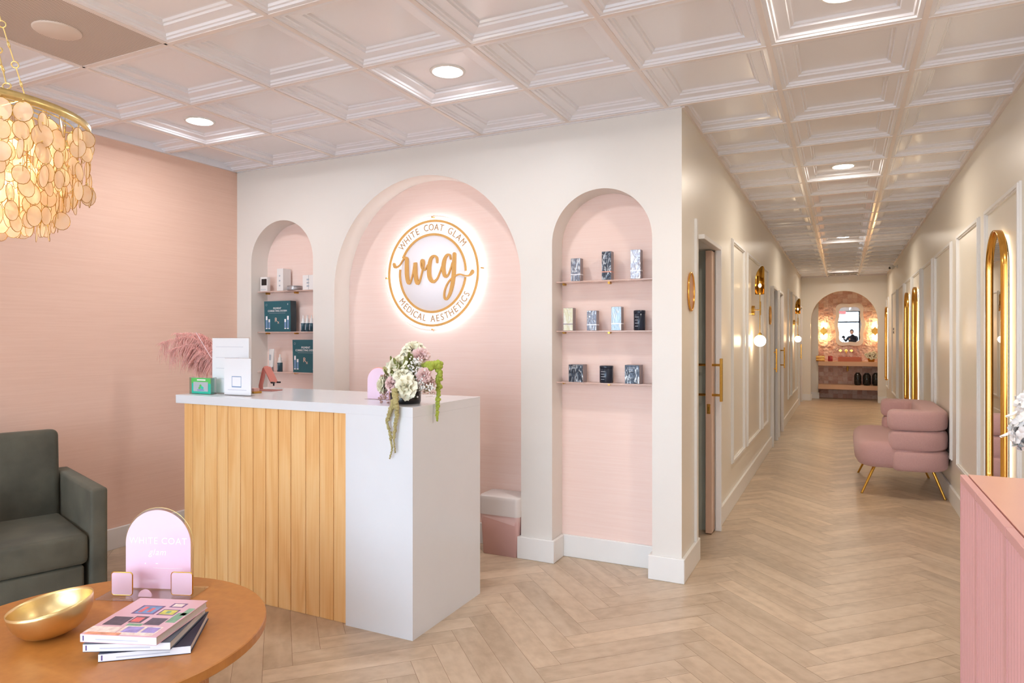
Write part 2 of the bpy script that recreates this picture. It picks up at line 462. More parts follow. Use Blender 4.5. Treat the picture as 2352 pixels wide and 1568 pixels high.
# end wall with arched opening, tiled wall beyond
arch_wall('wall_end', -3.0, 1.0, YE, YE + .12, [(-.642, .675, 1.765)], M_hall)
struct(MB().box(-3.0, 1.0, YT, YT + .1, 0, H + .06, M_tile).build('wall_tiled'))
struct(MB().box(-1.2, -.505, YT - .33, YT - .23, 0, H + .06, M_hall).build('wall_stub'))

# baseboards
BH, BT = .14, .02
def base_seg(mb, x0, x1, y0, y1): mb.box(x0, x1, y0, y1, 0, BH, M_trim, .003, 1)
mb = MB()
for a, b in [(XP, NICHES[0][0]), (NICHES[0][1], NICHES[1][0]), (NICHES[1][1], NICHES[2][0]), (NICHES[2][1], XL)]:
    xa = a - BT if a != XP else a; xb = b + BT
    base_seg(mb, xa, xb, YF - BT, YF)
    if a != XP: base_seg(mb, a - BT, a, YF, YB - BT)
    if b != XL: base_seg(mb, b, b + BT, YF, YB - BT)
for a, b, _ in NICHES: base_seg(mb, a, b, YB - BT, YB)
struct(mb.build('baseboard_front'))
mb = MB(); base_seg(mb, XP, XP + BT, YS + .1, YF - BT); struct(mb.build('baseboard_left'))
mb = MB(); base_seg(mb, XR - BT, XR, YS + .1, YE); struct(mb.build('baseboard_right'))
mb = MB(); y = YF
for a, b in DOORS: base_seg(mb, XL, XL + BT, y, a - .035); y = b + .035
base_seg(mb, XL, XL + BT, y, YE); struct(mb.build('baseboard_hallway'))
mb = MB(); base_seg(mb, XL, -.642, YE - BT, YE); base_seg(mb, .675, XR, YE - BT, YE); base_seg(mb, -.642, -.622, YE, YE + .12)
base_seg(mb, -1.2, -.485, YT - .33 - BT, YT - .33); struct(mb.build('baseboard_end'))

# door casings (door_n) with sliding leaf and handle
def door(n, a, b, side, lead, lit):
    """opening a..b, leaf sliding into the 'far' or 'near' pocket, leading edge at Y=lead"""
    cas = MB(); w_ = .03; p = .04
    for y0, y1 in ((a - w_, a), (b, b + w_))[n == 1:]: cas.box(XL - .006, XL + p, y0, y1, 0, DH + .03, M_trim, .003, 1)
    cas.box(XL - .006, XL + p, a, b, DH, DH + .03, M_trim, .003, 1)
    if side == 'near': cas.box(XL - .12, XL - .006, b, b + .02, 0, DH, M_trim)
    if side == 'far': cas.box(XL - .13, -.892, b - .012, b + .012, 0, DH, M_room1)
    d = struct(cas.build('door_%d' % n))
    y0, y1 = (lead, b + .35) if side == 'far' else (a - .35, lead)
    leaf = MB(); leaf.box(-.886, -.842, y0, y1, .008, DH - .01, M_leaf, .002, 1)
    lf = leaf.build('leaf', d)
    e = lead + .012 if side == 'far' else lead - .012
    h = MB()
    for sx, x_face, x_bar in ((1, -.842, -.778), (-1, -.886, -.95)):
        h.box(x_bar - .010, x_bar + .010, e - .010, e + .010, .955, 1.262, M_gold2, .002, 1)
        for z in (1.0, 1.215): h.cyl((x_face, e, z), (x_bar, e, z), .009, M_gold2, 12)
    h.build('handle', d)
    if n == 1:
        l = MB(); l.box(-.876, -.852, y0 - .0015, y0, .865, .935, M_gold2); l.box(-.869, -.859, y0 - .003, y0 - .001, .885, .915, M_brass)
        l.build('latch_plate', d)
M_leaf = mat('blush_door_leaf', srgb(214, 178, 152), .35, noise=.02)
door(1, *DOORS[0], 'far', 4.985, 1)
door(2, *DOORS[1], 'near', 9.49, 1)
door(3, *DOORS[2], 'far', 10.80, 0)
door(4, *DOORS[3], 'far', 15.33, 0)

# metal angle where the ceiling grid meets the walls
mb = MB(); z0, z1, q = H - .003, H + .047, .018
mb.box(XP, XP + q, YS, YF, z0, z1, M_ceil); mb.box(XP, XL - .002, YF - q, YF, z0, z1, M_ceil); mb.box(XL, XL + q, YF, YE, z0, z1, M_tbar); mb.box(XR - q, XR, YS, YE, z0, z1, M_tbar); mb.box(XL, XR, YE - q, YE, z0, z1, M_tbar)
struct(mb.build('trim_ceiling'))
# moulding frames on the hall walls
tn = [0]
def frame(x, s, y0, y1, z0, z1):
    """picture-frame moulding on wall plane x, protruding in direction s"""
    tn[0] += 1; mb = MB()
    for w_, p, o in ((.036, .012, 0), (.02, .02, .008)):
        xa, xb = (x, x + s * p)
        mb.box(xa, xb, y0 + o, y0 + o + w_ - 0, z0 + o, z1 - o, M_trim); mb.box(xa, xb, y1 - o - w_, y1 - o, z0 + o, z1 - o, M_trim)
        mb.box(xa, xb, y0 + o + w_, y1 - o - w_, z0 + o, z0 + o + w_, M_trim); mb.box(xa, xb, y0 + o + w_, y1 - o - w_, z1 - o - w_, z1 - o, M_trim)
    struct(mb.build('trim_%d' % tn[0]))
tn[0] += 1; mb = MB(); mb.box(XL, XL + .018, 4.30, 4.335, BH, 2.155, M_trim, .002, 1); struct(mb.build('trim_1'))
for a, b in [(5.86, 6.64), (6.85, 8.02), (8.22, 8.84), (12.3, 13.0), (13.2, 14.35), (14.5, 15.08)]: frame(XL, 1, a, b, .36, 2.235)
for a, b in [(-2.6, -1.6), (-1.2, -.2), (.2, 1.2), (1.6, 2.6), (2.9, 3.95), (4.36, 5.32), (5.55, 6.52), (6.86, 8.0), (8.22, 9.2), (9.42, 10.42), (10.62, 11.62), (11.9, 13.1), (13.4, 14.6), (15.7, 16.4)]:
    frame(XR, -1, a, b, .36, 2.235)

# storefront behind the camera
mb = MB()
mb.box(XP, -4.2, YS - .12, YS, 0, H + .06, M_wall); mb.box(.78, XR, YS - .12, YS, 0, H + .06, M_wall)
mb.box(-4.2, .78, YS - .12, YS, 2.7, H + .06, M_wall)
struct(mb.build('wall_storefront'))
mb = MB()
for x in (-4.2, -2.9, -1.6, -.28, .71): mb.box(x, x + .07, YS - .1, YS - .03, 0, 2.7, M_dark)
for z0, z1 in ((0, .12), (2.12, 2.20), (2.66, 2.71)): mb.box(-4.2, .78, YS - .1, YS - .03, z0, z1, M_dark)
fr = struct(mb.build('window_1'))
MB().box(-4.15, .74, YS - .068, YS - .062, .1, 2.68, M_glass).build('pane', fr)
M_pave = mat('concrete_pavement', srgb(176, 172, 166), .9, noise=.06, bump=.2)
struct(MB().box(-14, 12, YS - 16, YS - .13, -.14, -.02, M_pave).build('ground'))

# ================================================================ OBJECTS
TOPZ = 1.087   # reception desk top
# ---- reception desk
def desk():
    t = thing('reception_desk', 'white reception desk clad in yellow pine boards with a waterfall end', 'desk', (-2.6, 2.96, 0))
    o = Vector((2.6, -2.96, 0)); M = Matrix.Translation(o)
    MB().box(-3.42, -1.80, 2.635, 3.288, TOPZ - .047, TOPZ, M_white, .0008, 1, M=M).build('countertop', t)
    m = MB(); m.box(-2.195, -1.80, 2.635, 3.288, 0, TOPZ - .047, M_white, M=M); m.build('waterfall_panel', t)
    mb = MB(); random.seed(3)
    seams = [-3.372, -3.302, -3.204, -3.108, -3.024, -2.929, -2.835, -2.744, -2.655, -2.568, -2.468, -2.376, -2.286, -2.1955]
    for a, b in zip(seams, seams[1:]):
        u, v = random.random() * 40, random.random() * 40; g = .0016; c = .002
        x0, x1, y, z0, z1 = a + g, b - g, 2.652, .001, TOPZ - .048
        pts = [(x0, y + c), (x0 + c, y), (x1 - c, y), (x1, y + c), (x1, y + .016), (x0, y + .016)]
        vs = [(p[0], p[1], z0) for p in pts] + [(p[0], p[1], z1) for p in pts]
        uv = [(p[0] + p[1] + u, z0 + v) for p in pts] + [(p[0] + p[1] + u, z1 + v) for p in pts]
        f = [(i, (i + 1) % 6, 6 + (i + 1) % 6, 6 + i) for i in range(6)] + [(5, 4, 3, 2, 1, 0), (6, 7, 8, 9, 10, 11)]
        mb.add(vs, f, M_pine, False, M, uv)
    mb.box(-3.37, -2.196, 2.664, 2.68, 0, TOPZ - .048, M_gap, M=M)
    mb.build('wood_cladding', t)
    m = MB(); m.box(-3.372, -3.34, 2.682, 3.25, 0, TOPZ - .048, M_white, M=M); m.build('end_panel', t)
    m = MB(); m.box(-3.34, -2.196, 2.681, 3.05, .0, .06, M_white, M=M); m.build('plinth', t)
desk()

# ---- downlights
def downlight(x, y, z, label, m=M_led, grp='recessed ceiling lights'):
    t = thing('recessed_light', label, 'light', (x, y, z), group=grp)
    a = MB(); a.lathe([(.072, -.001), (.075, -.006), (.09, -.005), (.093, 0), (.093, .004), (.072, .004), (.072, -.001)], M_metalw, 32); a.build('trim_ring', t)
    b = MB(); b.lathe([(0.0001, -.001), (.072, -.001)], m, 32, smooth=False); b.build('diffuser', t)
CZ = H + .045
for x, y, lb in [(-1.827, 2.99, 'round lit ceiling light above the reception desk'), (-3.657, 2.99, 'round lit ceiling light nearest the peach wall corner'),
              (.003, 2.99, 'round lit ceiling light cut by the top edge, nearest in the hallway row'), (.003, 6.04, 'round lit ceiling light second nearest in the hallway row'),
              (.003, 10.31, 'round lit ceiling light third nearest in the hallway row'), (.003, 15.19, 'round lit ceiling light farthest down the hallway')]:
    downlight(x, y, CZ, lb, M_ledh if x > -1 else M_led)
for x, y, q in [(-1.827, -.06, 'middle'), (-3.657, -.06, 'peach wall side'), (.003, -.06, 'hallway side')]: downlight(x, y, CZ, 'round lit ceiling light behind the camera, ' + q + ' of its row', grp='ceiling lights behind the camera')
for x, y, q in [(-1.52, 4.83, 'first room'), (-1.827, 9.09, 'second room'), (-1.827, 11.53, 'third room')]: downlight(x, y, CZ, 'unseen added ceiling light inside the ' + q + ' off the hallway', M_ledin, 'added unseen lights in side rooms')  # unseen lamps added to brighten what shows through the door openings
downlight(-.3, 17.06, H + .045, 'round ceiling light in the washbasin alcove', M_ledin)

# ---- speaker grille tile
def grille():
    x0, y0 = GX - 5 * T, GY - 3 * T
    t = thing('ceiling_grille', 'grey perforated square ceiling grille with a round disc', 'grille', (x0 + T / 2, y0 + T / 2, H))
    fr = MB(); h = T / 2
    for a in range(4):
        M = Matrix.Rotation(a * PI / 2, 4, 'Z'); fr.box(-h, h, -h, -h + .014, 0, .012, M_tbar, M=M)
    fr.build('frame', t)
    m = mat('perforated_metal', srgb(196, 178, 165), .5, .2)
    nt = m.node_tree; b = nt.nodes['Principled BSDF']; tc = nt.nodes.new('ShaderNodeTexCoord'); vo = nt.nodes.new('ShaderNodeTexVoronoi')
    vo.inputs['Scale'].default_value = 130; vo.inputs['Randomness'].default_value = 0
    cr = nt.nodes.new('ShaderNodeValToRGB'); cr.color_ramp.elements[0].position = .36; cr.color_ramp.elements[0].color = srgb(112, 100, 94)
    cr.color_ramp.elements[1].position = .42; cr.color_ramp.elements[1].color = srgb(216, 202, 192)
    nt.links.new(tc.outputs['Object'], vo.inputs['Vector']); nt.links.new(vo.outputs['Distance'], cr.inputs[0]); nt.links.new(cr.outputs[0], b.inputs['Base Color'])
    MB().box(-h + .013, h - .013, -h + .013, h - .013, .002, .009, m).build('perforated_sheet', t)
    d = MB(); d.lathe([(0.0001, -.006), (.088, -.006), (.092, -.003), (.092, .003)], mat('disc_beige', srgb(226, 210, 198), .4, noise=.01), 40); d.build('disc', t)
grille()
sl = thing('air_slot', 'dark slot air vent in the ceiling at the far end of the hallway', 'vent', (.003, 15.9, H))
a = MB(); a.box(-.3, .3, -.11, .11, -.008, -.001, M_metalw, .002, 1); a.build('frame', sl)
a = MB(); [a.box(-.27 + .135 * k + .006, -.27 + .135 * (k + 1) - .006, -.08, .08, -.0095, -.0082, M_dark) for k in range(4)]; a.build('slots', sl)
cm = thing('security_camera', 'small white camera high on the right hallway wall', 'camera', (XR, 13.3, 2.62))
a = MB(); a.box(-.012, 0, -.03, .03, -.03, .03, M_metalw, .003, 1); a.cyl((-.01, 0, 0), (-.05, 0, 0), .012, M_metalw); a.build('mount', cm)
a = MB(); a.ball((-.085, 0, -.01), .042, M_metalw); a.cyl((-.11, -.01, -.02), (-.13, -.014, -.026), .02, M_black); a.build('head', cm)

# ---- capiz chandelier
M_chgold = mat('pale_gold_leaf', srgb(232, 208, 142), .3, .9, noise=.1, nscale=60)
def chandelier():
    cx, cy, zr = -2.28, 1.049, 2.05
    t = thing('chandelier', 'capiz shell chandelier with gold rimmed discs hanging on gold chains', 'chandelier', (cx, cy, zr))
    rg = MB(); R0 = .322
    rg.lathe([(R0, -.012), (R0 + .004, -.012), (R0 + .004, .012), (R0, .012), (R0, -.012)], M_chgold, 64); rg.build('ring', t)
    iw = MB()
    for r in (.285, .25, .215, .175, .135, .09):
        iw.tube([(r * math.cos(a * PI / 24), r * math.sin(a * PI / 24), -.004) for a in range(48)], .0022, M_chgold, 6, closed=True)
    for a in range(3):
        q = a * PI / 3; iw.cyl((R0 * math.cos(q), R0 * math.sin(q), -.004), (-R0 * math.cos(q), -R0 * math.sin(q), -.004), .0025, M_chgold, 6)
    iw.build('inner_rings', t)
    # hub at the ceiling and three chains
    hb = MB(); hb.lathe([(.0001, -.03), (.03, -.028), (.06, -.012), (.065, 0)], M_chgold, 32, c=(0, 0, H - zr)); hb.ball((0, 0, H - zr - .04), .012, M_chgold); hb.build('canopy', t)
    for base in (-.11, -.11 + 2 * PI / 3, -.11 + 4 * PI / 3):
        ch = MB(); A = Vector((R0 * math.cos(base), R0 * math.sin(base), .012)); B = Vector((.012 * math.cos(base), .012 * math.sin(base), H - zr - .045))
        n = 12; d = (B - A) / n; dn = d.normalized(); side = dn.orthogonal().normalized()
        for k in range(n):
            p = A + d * k; c1 = p + dn * .0105
            sd = dn.cross(side) if k % 2 else side
            ch.tube([c1 + (dn * math.cos(x * PI / 6) + sd * math.sin(x * PI / 6)) * .0098 for x in range(12)], .0019, M_chgold, 6, closed=True)
            ch.cyl(c1 + dn * .009, p + d - dn * .0005, .0019, M_chgold, 6)
        ch.build('chain', t)
    # bulbs
    for k in range(3):
        a = k * 2 * PI / 3 + .5; b = MB(); x, y = .07 * math.cos(a), .07 * math.sin(a)
        b.cyl((x, y, -.01), (x, y, -.10), .014, M_chgold, 12); b.build('lamp_holder', t)
        g = MB(); g.ball((x, y, -.14), .027, M_warm, sc=(1, 1, 1.4)); g.build('bulb', t)
    # shells
    m = bpy.data.materials.new('capiz_shell'); m.use_nodes = True; nt = m.node_tree; b = nt.nodes['Principled BSDF']
    b.inputs['Base Color'].default_value = srgb(242, 222, 200); b.inputs['Roughness'].default_value = .18
    b.inputs['Transmission Weight'].default_value = 0
    o = nt.nodes['Material Output']; tl = nt.nodes.new('ShaderNodeBsdfTranslucent'); tl.inputs[0].default_value = srgb(255, 236, 206)
    n = nt.nodes.new('ShaderNodeTexNoise'); n.inputs['Scale'].default_value = 30; tc = nt.nodes.new('ShaderNodeTexCoord'); nt.links.new(tc.outputs['Object'], n.inputs['Vector'])
    cr = nt.nodes.new('ShaderNodeValToRGB'); cr.color_ramp.elements[0].position = .35; cr.color_ramp.elements[0].color = srgb(248, 226, 204); cr.color_ramp.elements[1].position = .7; cr.color_ramp.elements[1].color = srgb(253, 246, 238)
    nt.links.new(n.outputs['Fac'], cr.inputs[0]); nt.links.new(cr.outputs[0], b.inputs['Base Color'])
    mx = nt.nodes.new('ShaderNodeMixShader'); mx.inputs[0].default_value = .55
    nt.links.new(b.outputs[0], mx.inputs[1]); nt.links.new(tl.outputs[0], mx.inputs[2]); tp = nt.nodes.new('ShaderNodeBsdfTransparent'); m2 = nt.nodes.new('ShaderNodeMixShader'); m2.inputs[0].default_value = .22
    nt.links.new(mx.outputs[0], m2.inputs[1]); nt.links.new(tp.outputs[0], m2.inputs[2]); nt.links.new(m2.outputs[0], o.inputs[0])
    random.seed(11); S = []
    tiers = [(.322, -.038, 4), (.285, -.06, 4), (.25, -.075, 5), (.215, -.10, 5), (.175, -.14, 4), (.13, -.18, 3), (.08, -.2, 3)]
    for ti, (r, z0, nrow) in enumerate(tiers):
        n = max(6, int(2 * PI * r / .062))
        for k in range(n):
            a = 2 * PI * (k + .5 * (ti % 2)) / n + random.uniform(-.05, .05)
            for q in range(nrow):
                z = z0 - q * .052 + random.uniform(-.012, .012)
                S.append((r * math.cos(a) + random.uniform(-.006, .006), r * math.sin(a) + random.uniform(-.006, .006), z, a + random.gauss(0, .55), random.uniform(-.15, .15), random.uniform(.021, .026)))
    camv = Vector((-cx, -cy, CAMZ - zr))
    def vis(s):
        return (Vector(s[:3]) - camv).length
    S.sort(key=vis)
    def shell(mb, s):
        x, y, z, a, tilt, r = s
        M = Matrix.Translation((x, y, z)) @ Matrix.Rotation(a, 4, 'Z') @ Matrix.Rotation(tilt, 4, 'Y')
        n = 14; v = [(0.0022, 0, 0)]
        ring = [(0, r * math.cos(2 * PI * k / n), r * 1.2 * math.sin(2 * PI * k / n)) for k in range(n)]
        mb.add(v + ring, [(0, 1 + k, 1 + (k + 1) % n) for k in range(n)], m, True, M)
        mb.tube(ring, .0009, M_brass, 4, closed=True, M=M)
        mb.ball((0, 0, r * 1.2 + .004), .0032, M_shelfg if False else M_chgold, M=M, sub=1)
    for s in S[:99]:
        mb = MB(); shell(mb, s); mb.build('capiz_disc', t)
    mb = MB()
    for s in S[99:]: shell(mb, s)
    o = mb.build('capiz_discs', t); o['kind'] = 'stuff'
    st = MB()
    for ti, (r, z0, nrow) in enumerate(tiers):
        n = max(6, int(2 * PI * r / .062))
        for k in range(n):
            a = 2 * PI * (k + .5 * (ti % 2)) / n
            st.cyl((r * math.cos(a), r * math.sin(a), -.004), (r * math.cos(a), r * math.sin(a), z0 - (nrow - 1) * .052), .0007, M_brass, 4, cap=False)
    st.build('threads', t)
chandelier()

# ---- backlit round wall sign
def wall_sign():
    Rr = .379; Y = 4.084
    t = thing('wall_sign', 'round backlit white sign with gold rings, script initials and clinic name', 'sign', (-2.619, Y, 1.868))
    b = MB(); b.lathe([(.0001, .006), (Rr * .71, .006), (Rr * .71, -.0), (.0001, 0)], M_signw, 64, M=Matrix.Rotation(R_(90), 4, 'X')); b.build('centre_disc', t)
    b = MB(); b.lathe([(Rr * .70, .005), (Rr * 1.005, .005), (Rr * 1.005, 0), (Rr * .70, 0)], M_signlit, 96, M=Matrix.Rotation(R_(90), 4, 'X')); b.build('lit_band', t)
    b = MB(); b.lathe([(Rr * 1.0, .004), (Rr * 1.085, .004), (Rr * 1.085, .001), (Rr * 1.0, .001)], M_acry, 96, M=Matrix.Rotation(R_(90), 4, 'X')); b.build('acrylic_edge', t)
    b = MB(); b.lathe([(Rr * .94, -.010), (Rr * .985, -.010), (Rr * .985, -.016), (Rr * .94, -.016), (Rr * .94, -.010)], M_halo, 96, M=Matrix.Rotation(R_(90), 4, 'X')); b.build('led_ring', t)
    def ringarc(a0, a1, r0, r1, mb):
        n = max(8, int(abs(a1 - a0) * 30)); P = []
        for k in range(n + 1): a = a0 + (a1 - a0) * k / n; P.append((r1 * math.cos(a), r1 * math.sin(a)))
        for k in range(n, -1, -1): a = a0 + (a1 - a0) * k / n; P.append((r0 * math.cos(a), r0 * math.sin(a)))
        h = n + 1; v = [(p[0], -.012, p[1]) for p in P] + [(p[0], -.006, p[1]) for p in P]; N = len(P); f = []
        for k in range(n): f += [(k, k + 1, N - 2 - k, N - 1 - k), (N + k, N + k + 1, 2 * N - 2 - k, 2 * N - 1 - k)]
        for k in range(N): f.append((k, (k + 1) % N, N + (k + 1) % N, N + k))
        mb.add(v, f, M_signgold)
    b = MB(); b.lathe([(Rr * .958, .012), (Rr, .012), (Rr, .006), (Rr * .958, .006), (Rr * .958, .012)], M_signgold, 128, M=Matrix.Rotation(R_(90), 4, 'X'), smooth=False); b.build('outer_ring', t)
    b = MB(); ringarc(R_(1), R_(155), Rr * .705, Rr * .748, b); ringarc(R_(172), R_(352), Rr * .705, Rr * .748, b)
    b.build('inner_ring', t)
    for txt, name, mid, sgn in (('WHITE COAT GLAM', 'upper_lettering', 90, 1), ('MEDICAL AESTHETICS', 'lower_lettering', -86, -1)):
        mb = MB(); adv = {'I': .5, 'M': 1.25, 'W': 1.35, ' ': .8, 'L': .88, 'E': .92, 'T': .92, 'S': .95, 'H': 1.05}
        ws = [adv.get(c, 1.0) for c in txt]; tot = sum(ws); span = R_(112 if sgn > 0 else 122); acc = 0
        for c, w_ in zip(txt, ws):
            f = (acc + w_ / 2) / tot; acc += w_
            if c == ' ': mb.build(name, t); mb = MB(); continue
            a = R_(mid) + (span / 2 - span * f) * sgn; r = Rr * .855
            rot = (a - PI / 2) if sgn > 0 else (a + PI / 2)
            M = Matrix.Translation((r * math.cos(a), -.0085, r * math.sin(a))) @ Matrix.Rotation(-rot, 4, 'Y') @ Matrix.Rotation(R_(90), 4, 'X')
            put_text(mb, c, .068, M_signtext, M @ Matrix.Scale(.84, 4, (1, 0, 0)), ext=.0018)
        mb.build(name, t)
    strokes = [[(200, 668, 17), (212, 700, 18), (240, 704, 10), (278, 678, 8), (312, 625, 8), (342, 597, 12), (362, 612, 20), (362, 700, 23), (366, 820, 24), (385, 908, 20), (412, 895, 10), (438, 810, 8), (466, 690, 16), (470, 665, 20), (472, 720, 22), (476, 830, 24), (498, 915, 22), (528, 890, 10), (556, 790, 8), (574, 705, 12), (568, 645, 18), (548, 650, 11), (548, 710, 9), (572, 757, 10), (602, 748, 8), (628, 700, 8)],
               [(742, 672, 12), (738, 618, 14), (705, 592, 12), (664, 630, 20), (644, 740, 24), (650, 850, 24), (690, 908, 18), (740, 878, 10), (775, 800, 8), (800, 730, 8)],
               [(905, 640, 10), (895, 592, 10), (858, 596, 14), (828, 660, 22), (818, 760, 24), (838, 845, 18), (872, 838, 10), (905, 760, 8), (925, 690, 8)],
               [(950, 586, 21), (946, 700, 23), (940, 840, 23), (924, 960, 22), (896, 1065, 18), (856, 1128, 12), (830, 1100, 11), (838, 1010, 9), (880, 920, 8), (940, 862, 9), (1010, 832, 8), (1075, 852, 9), (1125, 850, 10), (1158, 815, 20), (1162, 800, 16)]]
    mb = MB()
    for st in strokes:
        P = [((x - 674) / 557 * Rr, (802 - y) / 657 * Rr, w_ / 600 * Rr) for x, y, w_ in st]
        Q = []
        for i in range(len(P) - 1):
            p0, p1, p2, p3 = P[max(i - 1, 0)], P[i], P[i + 1], P[min(i + 2, len(P) - 1)]
            for k in range(8):
                s = k / 8
                Q.append(tuple(.5 * (2 * p1[c] + (p2[c] - p0[c]) * s + (2 * p0[c] - 5 * p1[c] + 4 * p2[c] - p3[c]) * s * s + (3 * p1[c] - p0[c] - 3 * p2[c] + p3[c]) * s ** 3) for c in range(3)))
        Q.append(P[-1])
        n = len(Q); Lf, Rt = [], []
        for i in range(n):
            a, c = Q[max(i - 1, 0)], Q[min(i + 1, n - 1)]; dx, dz = c[0] - a[0], c[1] - a[1]; L = math.hypot(dx, dz) or 1
            nx, nz = -dz / L, dx / L; r = max(Q[i][2], .003)
            Lf.append((Q[i][0] + nx * r, Q[i][1] + nz * r)); Rt.append((Q[i][0] - nx * r, Q[i][1] - nz * r))
        v = [(p[0], -.020 - 1.2e-5 * i, p[1]) for i, p in enumerate(Lf)] + [(p[0], -.020 - 1.2e-5 * i, p[1]) for i, p in enumerate(Rt)] + [(p[0], -.008, p[1]) for p in Lf] + [(p[0], -.008, p[1]) for p in Rt]
        f = []
        for i in range(n - 1): f += [(i, i + 1, n + i + 1, n + i), (i, i + 1, 2 * n + i + 1, 2 * n + i), (n + i, n + i + 1, 3 * n + i + 1, 3 * n + i)]
        mb.add(v, f, M_signgold)
        for e in (Q[0], Q[-1]): mb.cyl((e[0], -.0199, e[1]), (e[0], -.008, e[1]), max(e[2], .003), M_signgold, 16)
    mb.build('script_initials', t)
    for a in (90, 183, 3, 270):
        b = MB(); x, z = 1.05 * Rr * math.cos(R_(a)), 1.05 * Rr * math.sin(R_(a))
        b.cyl((x, -.012, z), (x, .0215, z), .005, M_brass, 12); b.build('standoff', t)
M_signtext = mat('muted_gold_letter', srgb(200, 160, 112), .5, .1, noise=.03)
M_signw = mat('sign_white_acrylic', srgb(240, 236, 242), .5, noise=.005, emit=(.95, .93, 1, 1), estr=.28)
M_signlit = mat('sign_lit_acrylic', srgb(250, 248, 252), .4, noise=.003, emit=(.96, .96, 1, 1), estr=.62)
wall_sign()

# ---- glass shelves
def shelf(x0, x1, z, label, grp):
    t = thing('glass_shelf', label, 'shelf', ((x0 + x1) / 2, 4.05, z), group=grp)
    w_ = (x1 - x0) / 2 - .004
    MB().box(-w_, w_, -.055, .054, -.008, 0, M_shelfg, .001, 1).build('glass_plate', t)
    for x in (-w_ + .02, .01):
        b = MB(); b.cyl((x, .056, -.012), (x, .018, -.012), .0075, M_brass, 12); b.box(x - .006, x + .006, .02, .05, -.012, -.0085, M_brass); b.build('shelf_clip', t)
Z3 = (1.766, 1.455, 1.132); Z1 = (1.779, 1.457, 1.141)
for z, q in zip(Z3, ('top', 'middle', 'bottom')): shelf(-1.64, -1.005, z, q + ' glass shelf in the right arched niche, holding dark cosmetic packs', 'right niche shelves')
for z, q in zip(Z1, ('top', 'middle', 'bottom')): shelf(-4.227, -3.589, z, q + ' glass shelf in the left arched niche beside the peach wall', 'left niche shelves')

# ---- cosmetics in the niches
def foil(name, c, rough=.22, metal=.3):
    """shrink-wrapped pack: crumpled glossy film with pale streaks"""
    m = mat(name, c, rough, metal); nt = m.node_tree; b = nt.nodes['Principled BSDF']
    tc = nt.nodes.new('ShaderNodeTexCoord'); mp = nt.nodes.new('ShaderNodeMapping'); mp.inputs['Rotation'].default_value = (0, .6, 0); mp.inputs['Scale'].default_value = (1, 1, .45); mp.inputs['Location'].default_value = (len(name) * 1.7, c[0] * 9, 0)
    n = nt.nodes.new('ShaderNodeTexNoise'); n.inputs['Scale'].default_value = 42; n.inputs['Distortion'].default_value = 1.6; n.inputs['Detail'].default_value = 2
    cr = nt.nodes.new('ShaderNodeValToRGB'); cr.color_ramp.elements[0].position = .50; cr.color_ramp.elements[0].color = c
    cr.color_ramp.elements[1].position = .68; cr.color_ramp.elements[1].color = tuple(x * .35 + .55 for x in c[:3]) + (1,)
    oi = nt.nodes.new('ShaderNodeObjectInfo'); ad = nt.nodes.new('ShaderNodeVectorMath'); ad.operation = 'ADD'
    nt.links.new(tc.outputs['Object'], ad.inputs[0]); nt.links.new(oi.outputs['Random'], ad.inputs[1])
    nt.links.new(ad.outputs[0], mp.inputs[0]); nt.links.new(mp.outputs[0], n.inputs['Vector']); nt.links.new(n.outputs['Fac'], cr.inputs[0]); nt.links.new(cr.outputs[0], b.inputs['Base Color'])
    bp = nt.nodes.new('ShaderNodeBump'); bp.inputs['Strength'].default_value = .8; bp.inputs['Distance'].default_value = .004
    nt.links.new(n.outputs['Fac'], bp.inputs['Height']); nt.links.new(bp.outputs[0], b.inputs['Normal']); return m
F_dark = foil('dark_wrap', srgb(56, 62, 74)); F_silver = foil('silver_wrap', srgb(176, 178, 190), .25, .5); F_cream = foil('cream_wrap', srgb(220, 216, 184), .3, .1)
F_blue = foil('ice_blue_wrap', srgb(176, 200, 216), .3, .2); F_side = mat('carton_side', srgb(150, 138, 140), .5, noise=.05)
F_grey = foil('grey_wrap', srgb(120, 124, 136), .25, .4); M_navy = mat('navy_tin', srgb(40, 48, 62), .22, .2, noise=.08, nscale=30)
M_lab = mat('label_grey_print', srgb(176, 182, 192), .5, noise=.02)
def carton(name, px0, px1, ptop, zs, m, label, depth, Y=4.0, band=None, dx=0, group='boxed cosmetics on the right niche shelves', lines=2):
    xa = onY(px0, 776, Y)[0]; xb = onY(px1, 776, Y)[0]; h = onY((px0 + px1) / 2, ptop, Y)[2] - zs
    t = thing(name, label, 'box', ((xa + xb) / 2, Y + depth / 2, zs), group=group); w_ = (xb - xa) / 2
    b = MB(); b.box(-w_, w_, -depth / 2, depth / 2, .0005, h, F_side, .0012, 1); b.box(-w_ + .0012, w_ - .0012, -depth / 2 - .0006, -depth / 2, .002, h - .0015, m); b.build('carton', t)
    if band:
        c = MB(); z = h * .27; c.box(-w_ - .0008, w_ + .0008, -depth / 2 - .0015, depth / 2 + .0008, z, z + .006, band); c.build('band', t)
    if lines:
        c = MB(); random.seed(px0)
        for k in range(lines): c.box(-w_ * .7, -w_ * .7 + w_ * random.uniform(.5, 1.1), -depth / 2 - .0012, -depth / 2 - .0007, h * .84 - k * .008, h * .84 - k * .008 + .0025, M_lab)
        c.build('printed_lines', t)
    return t
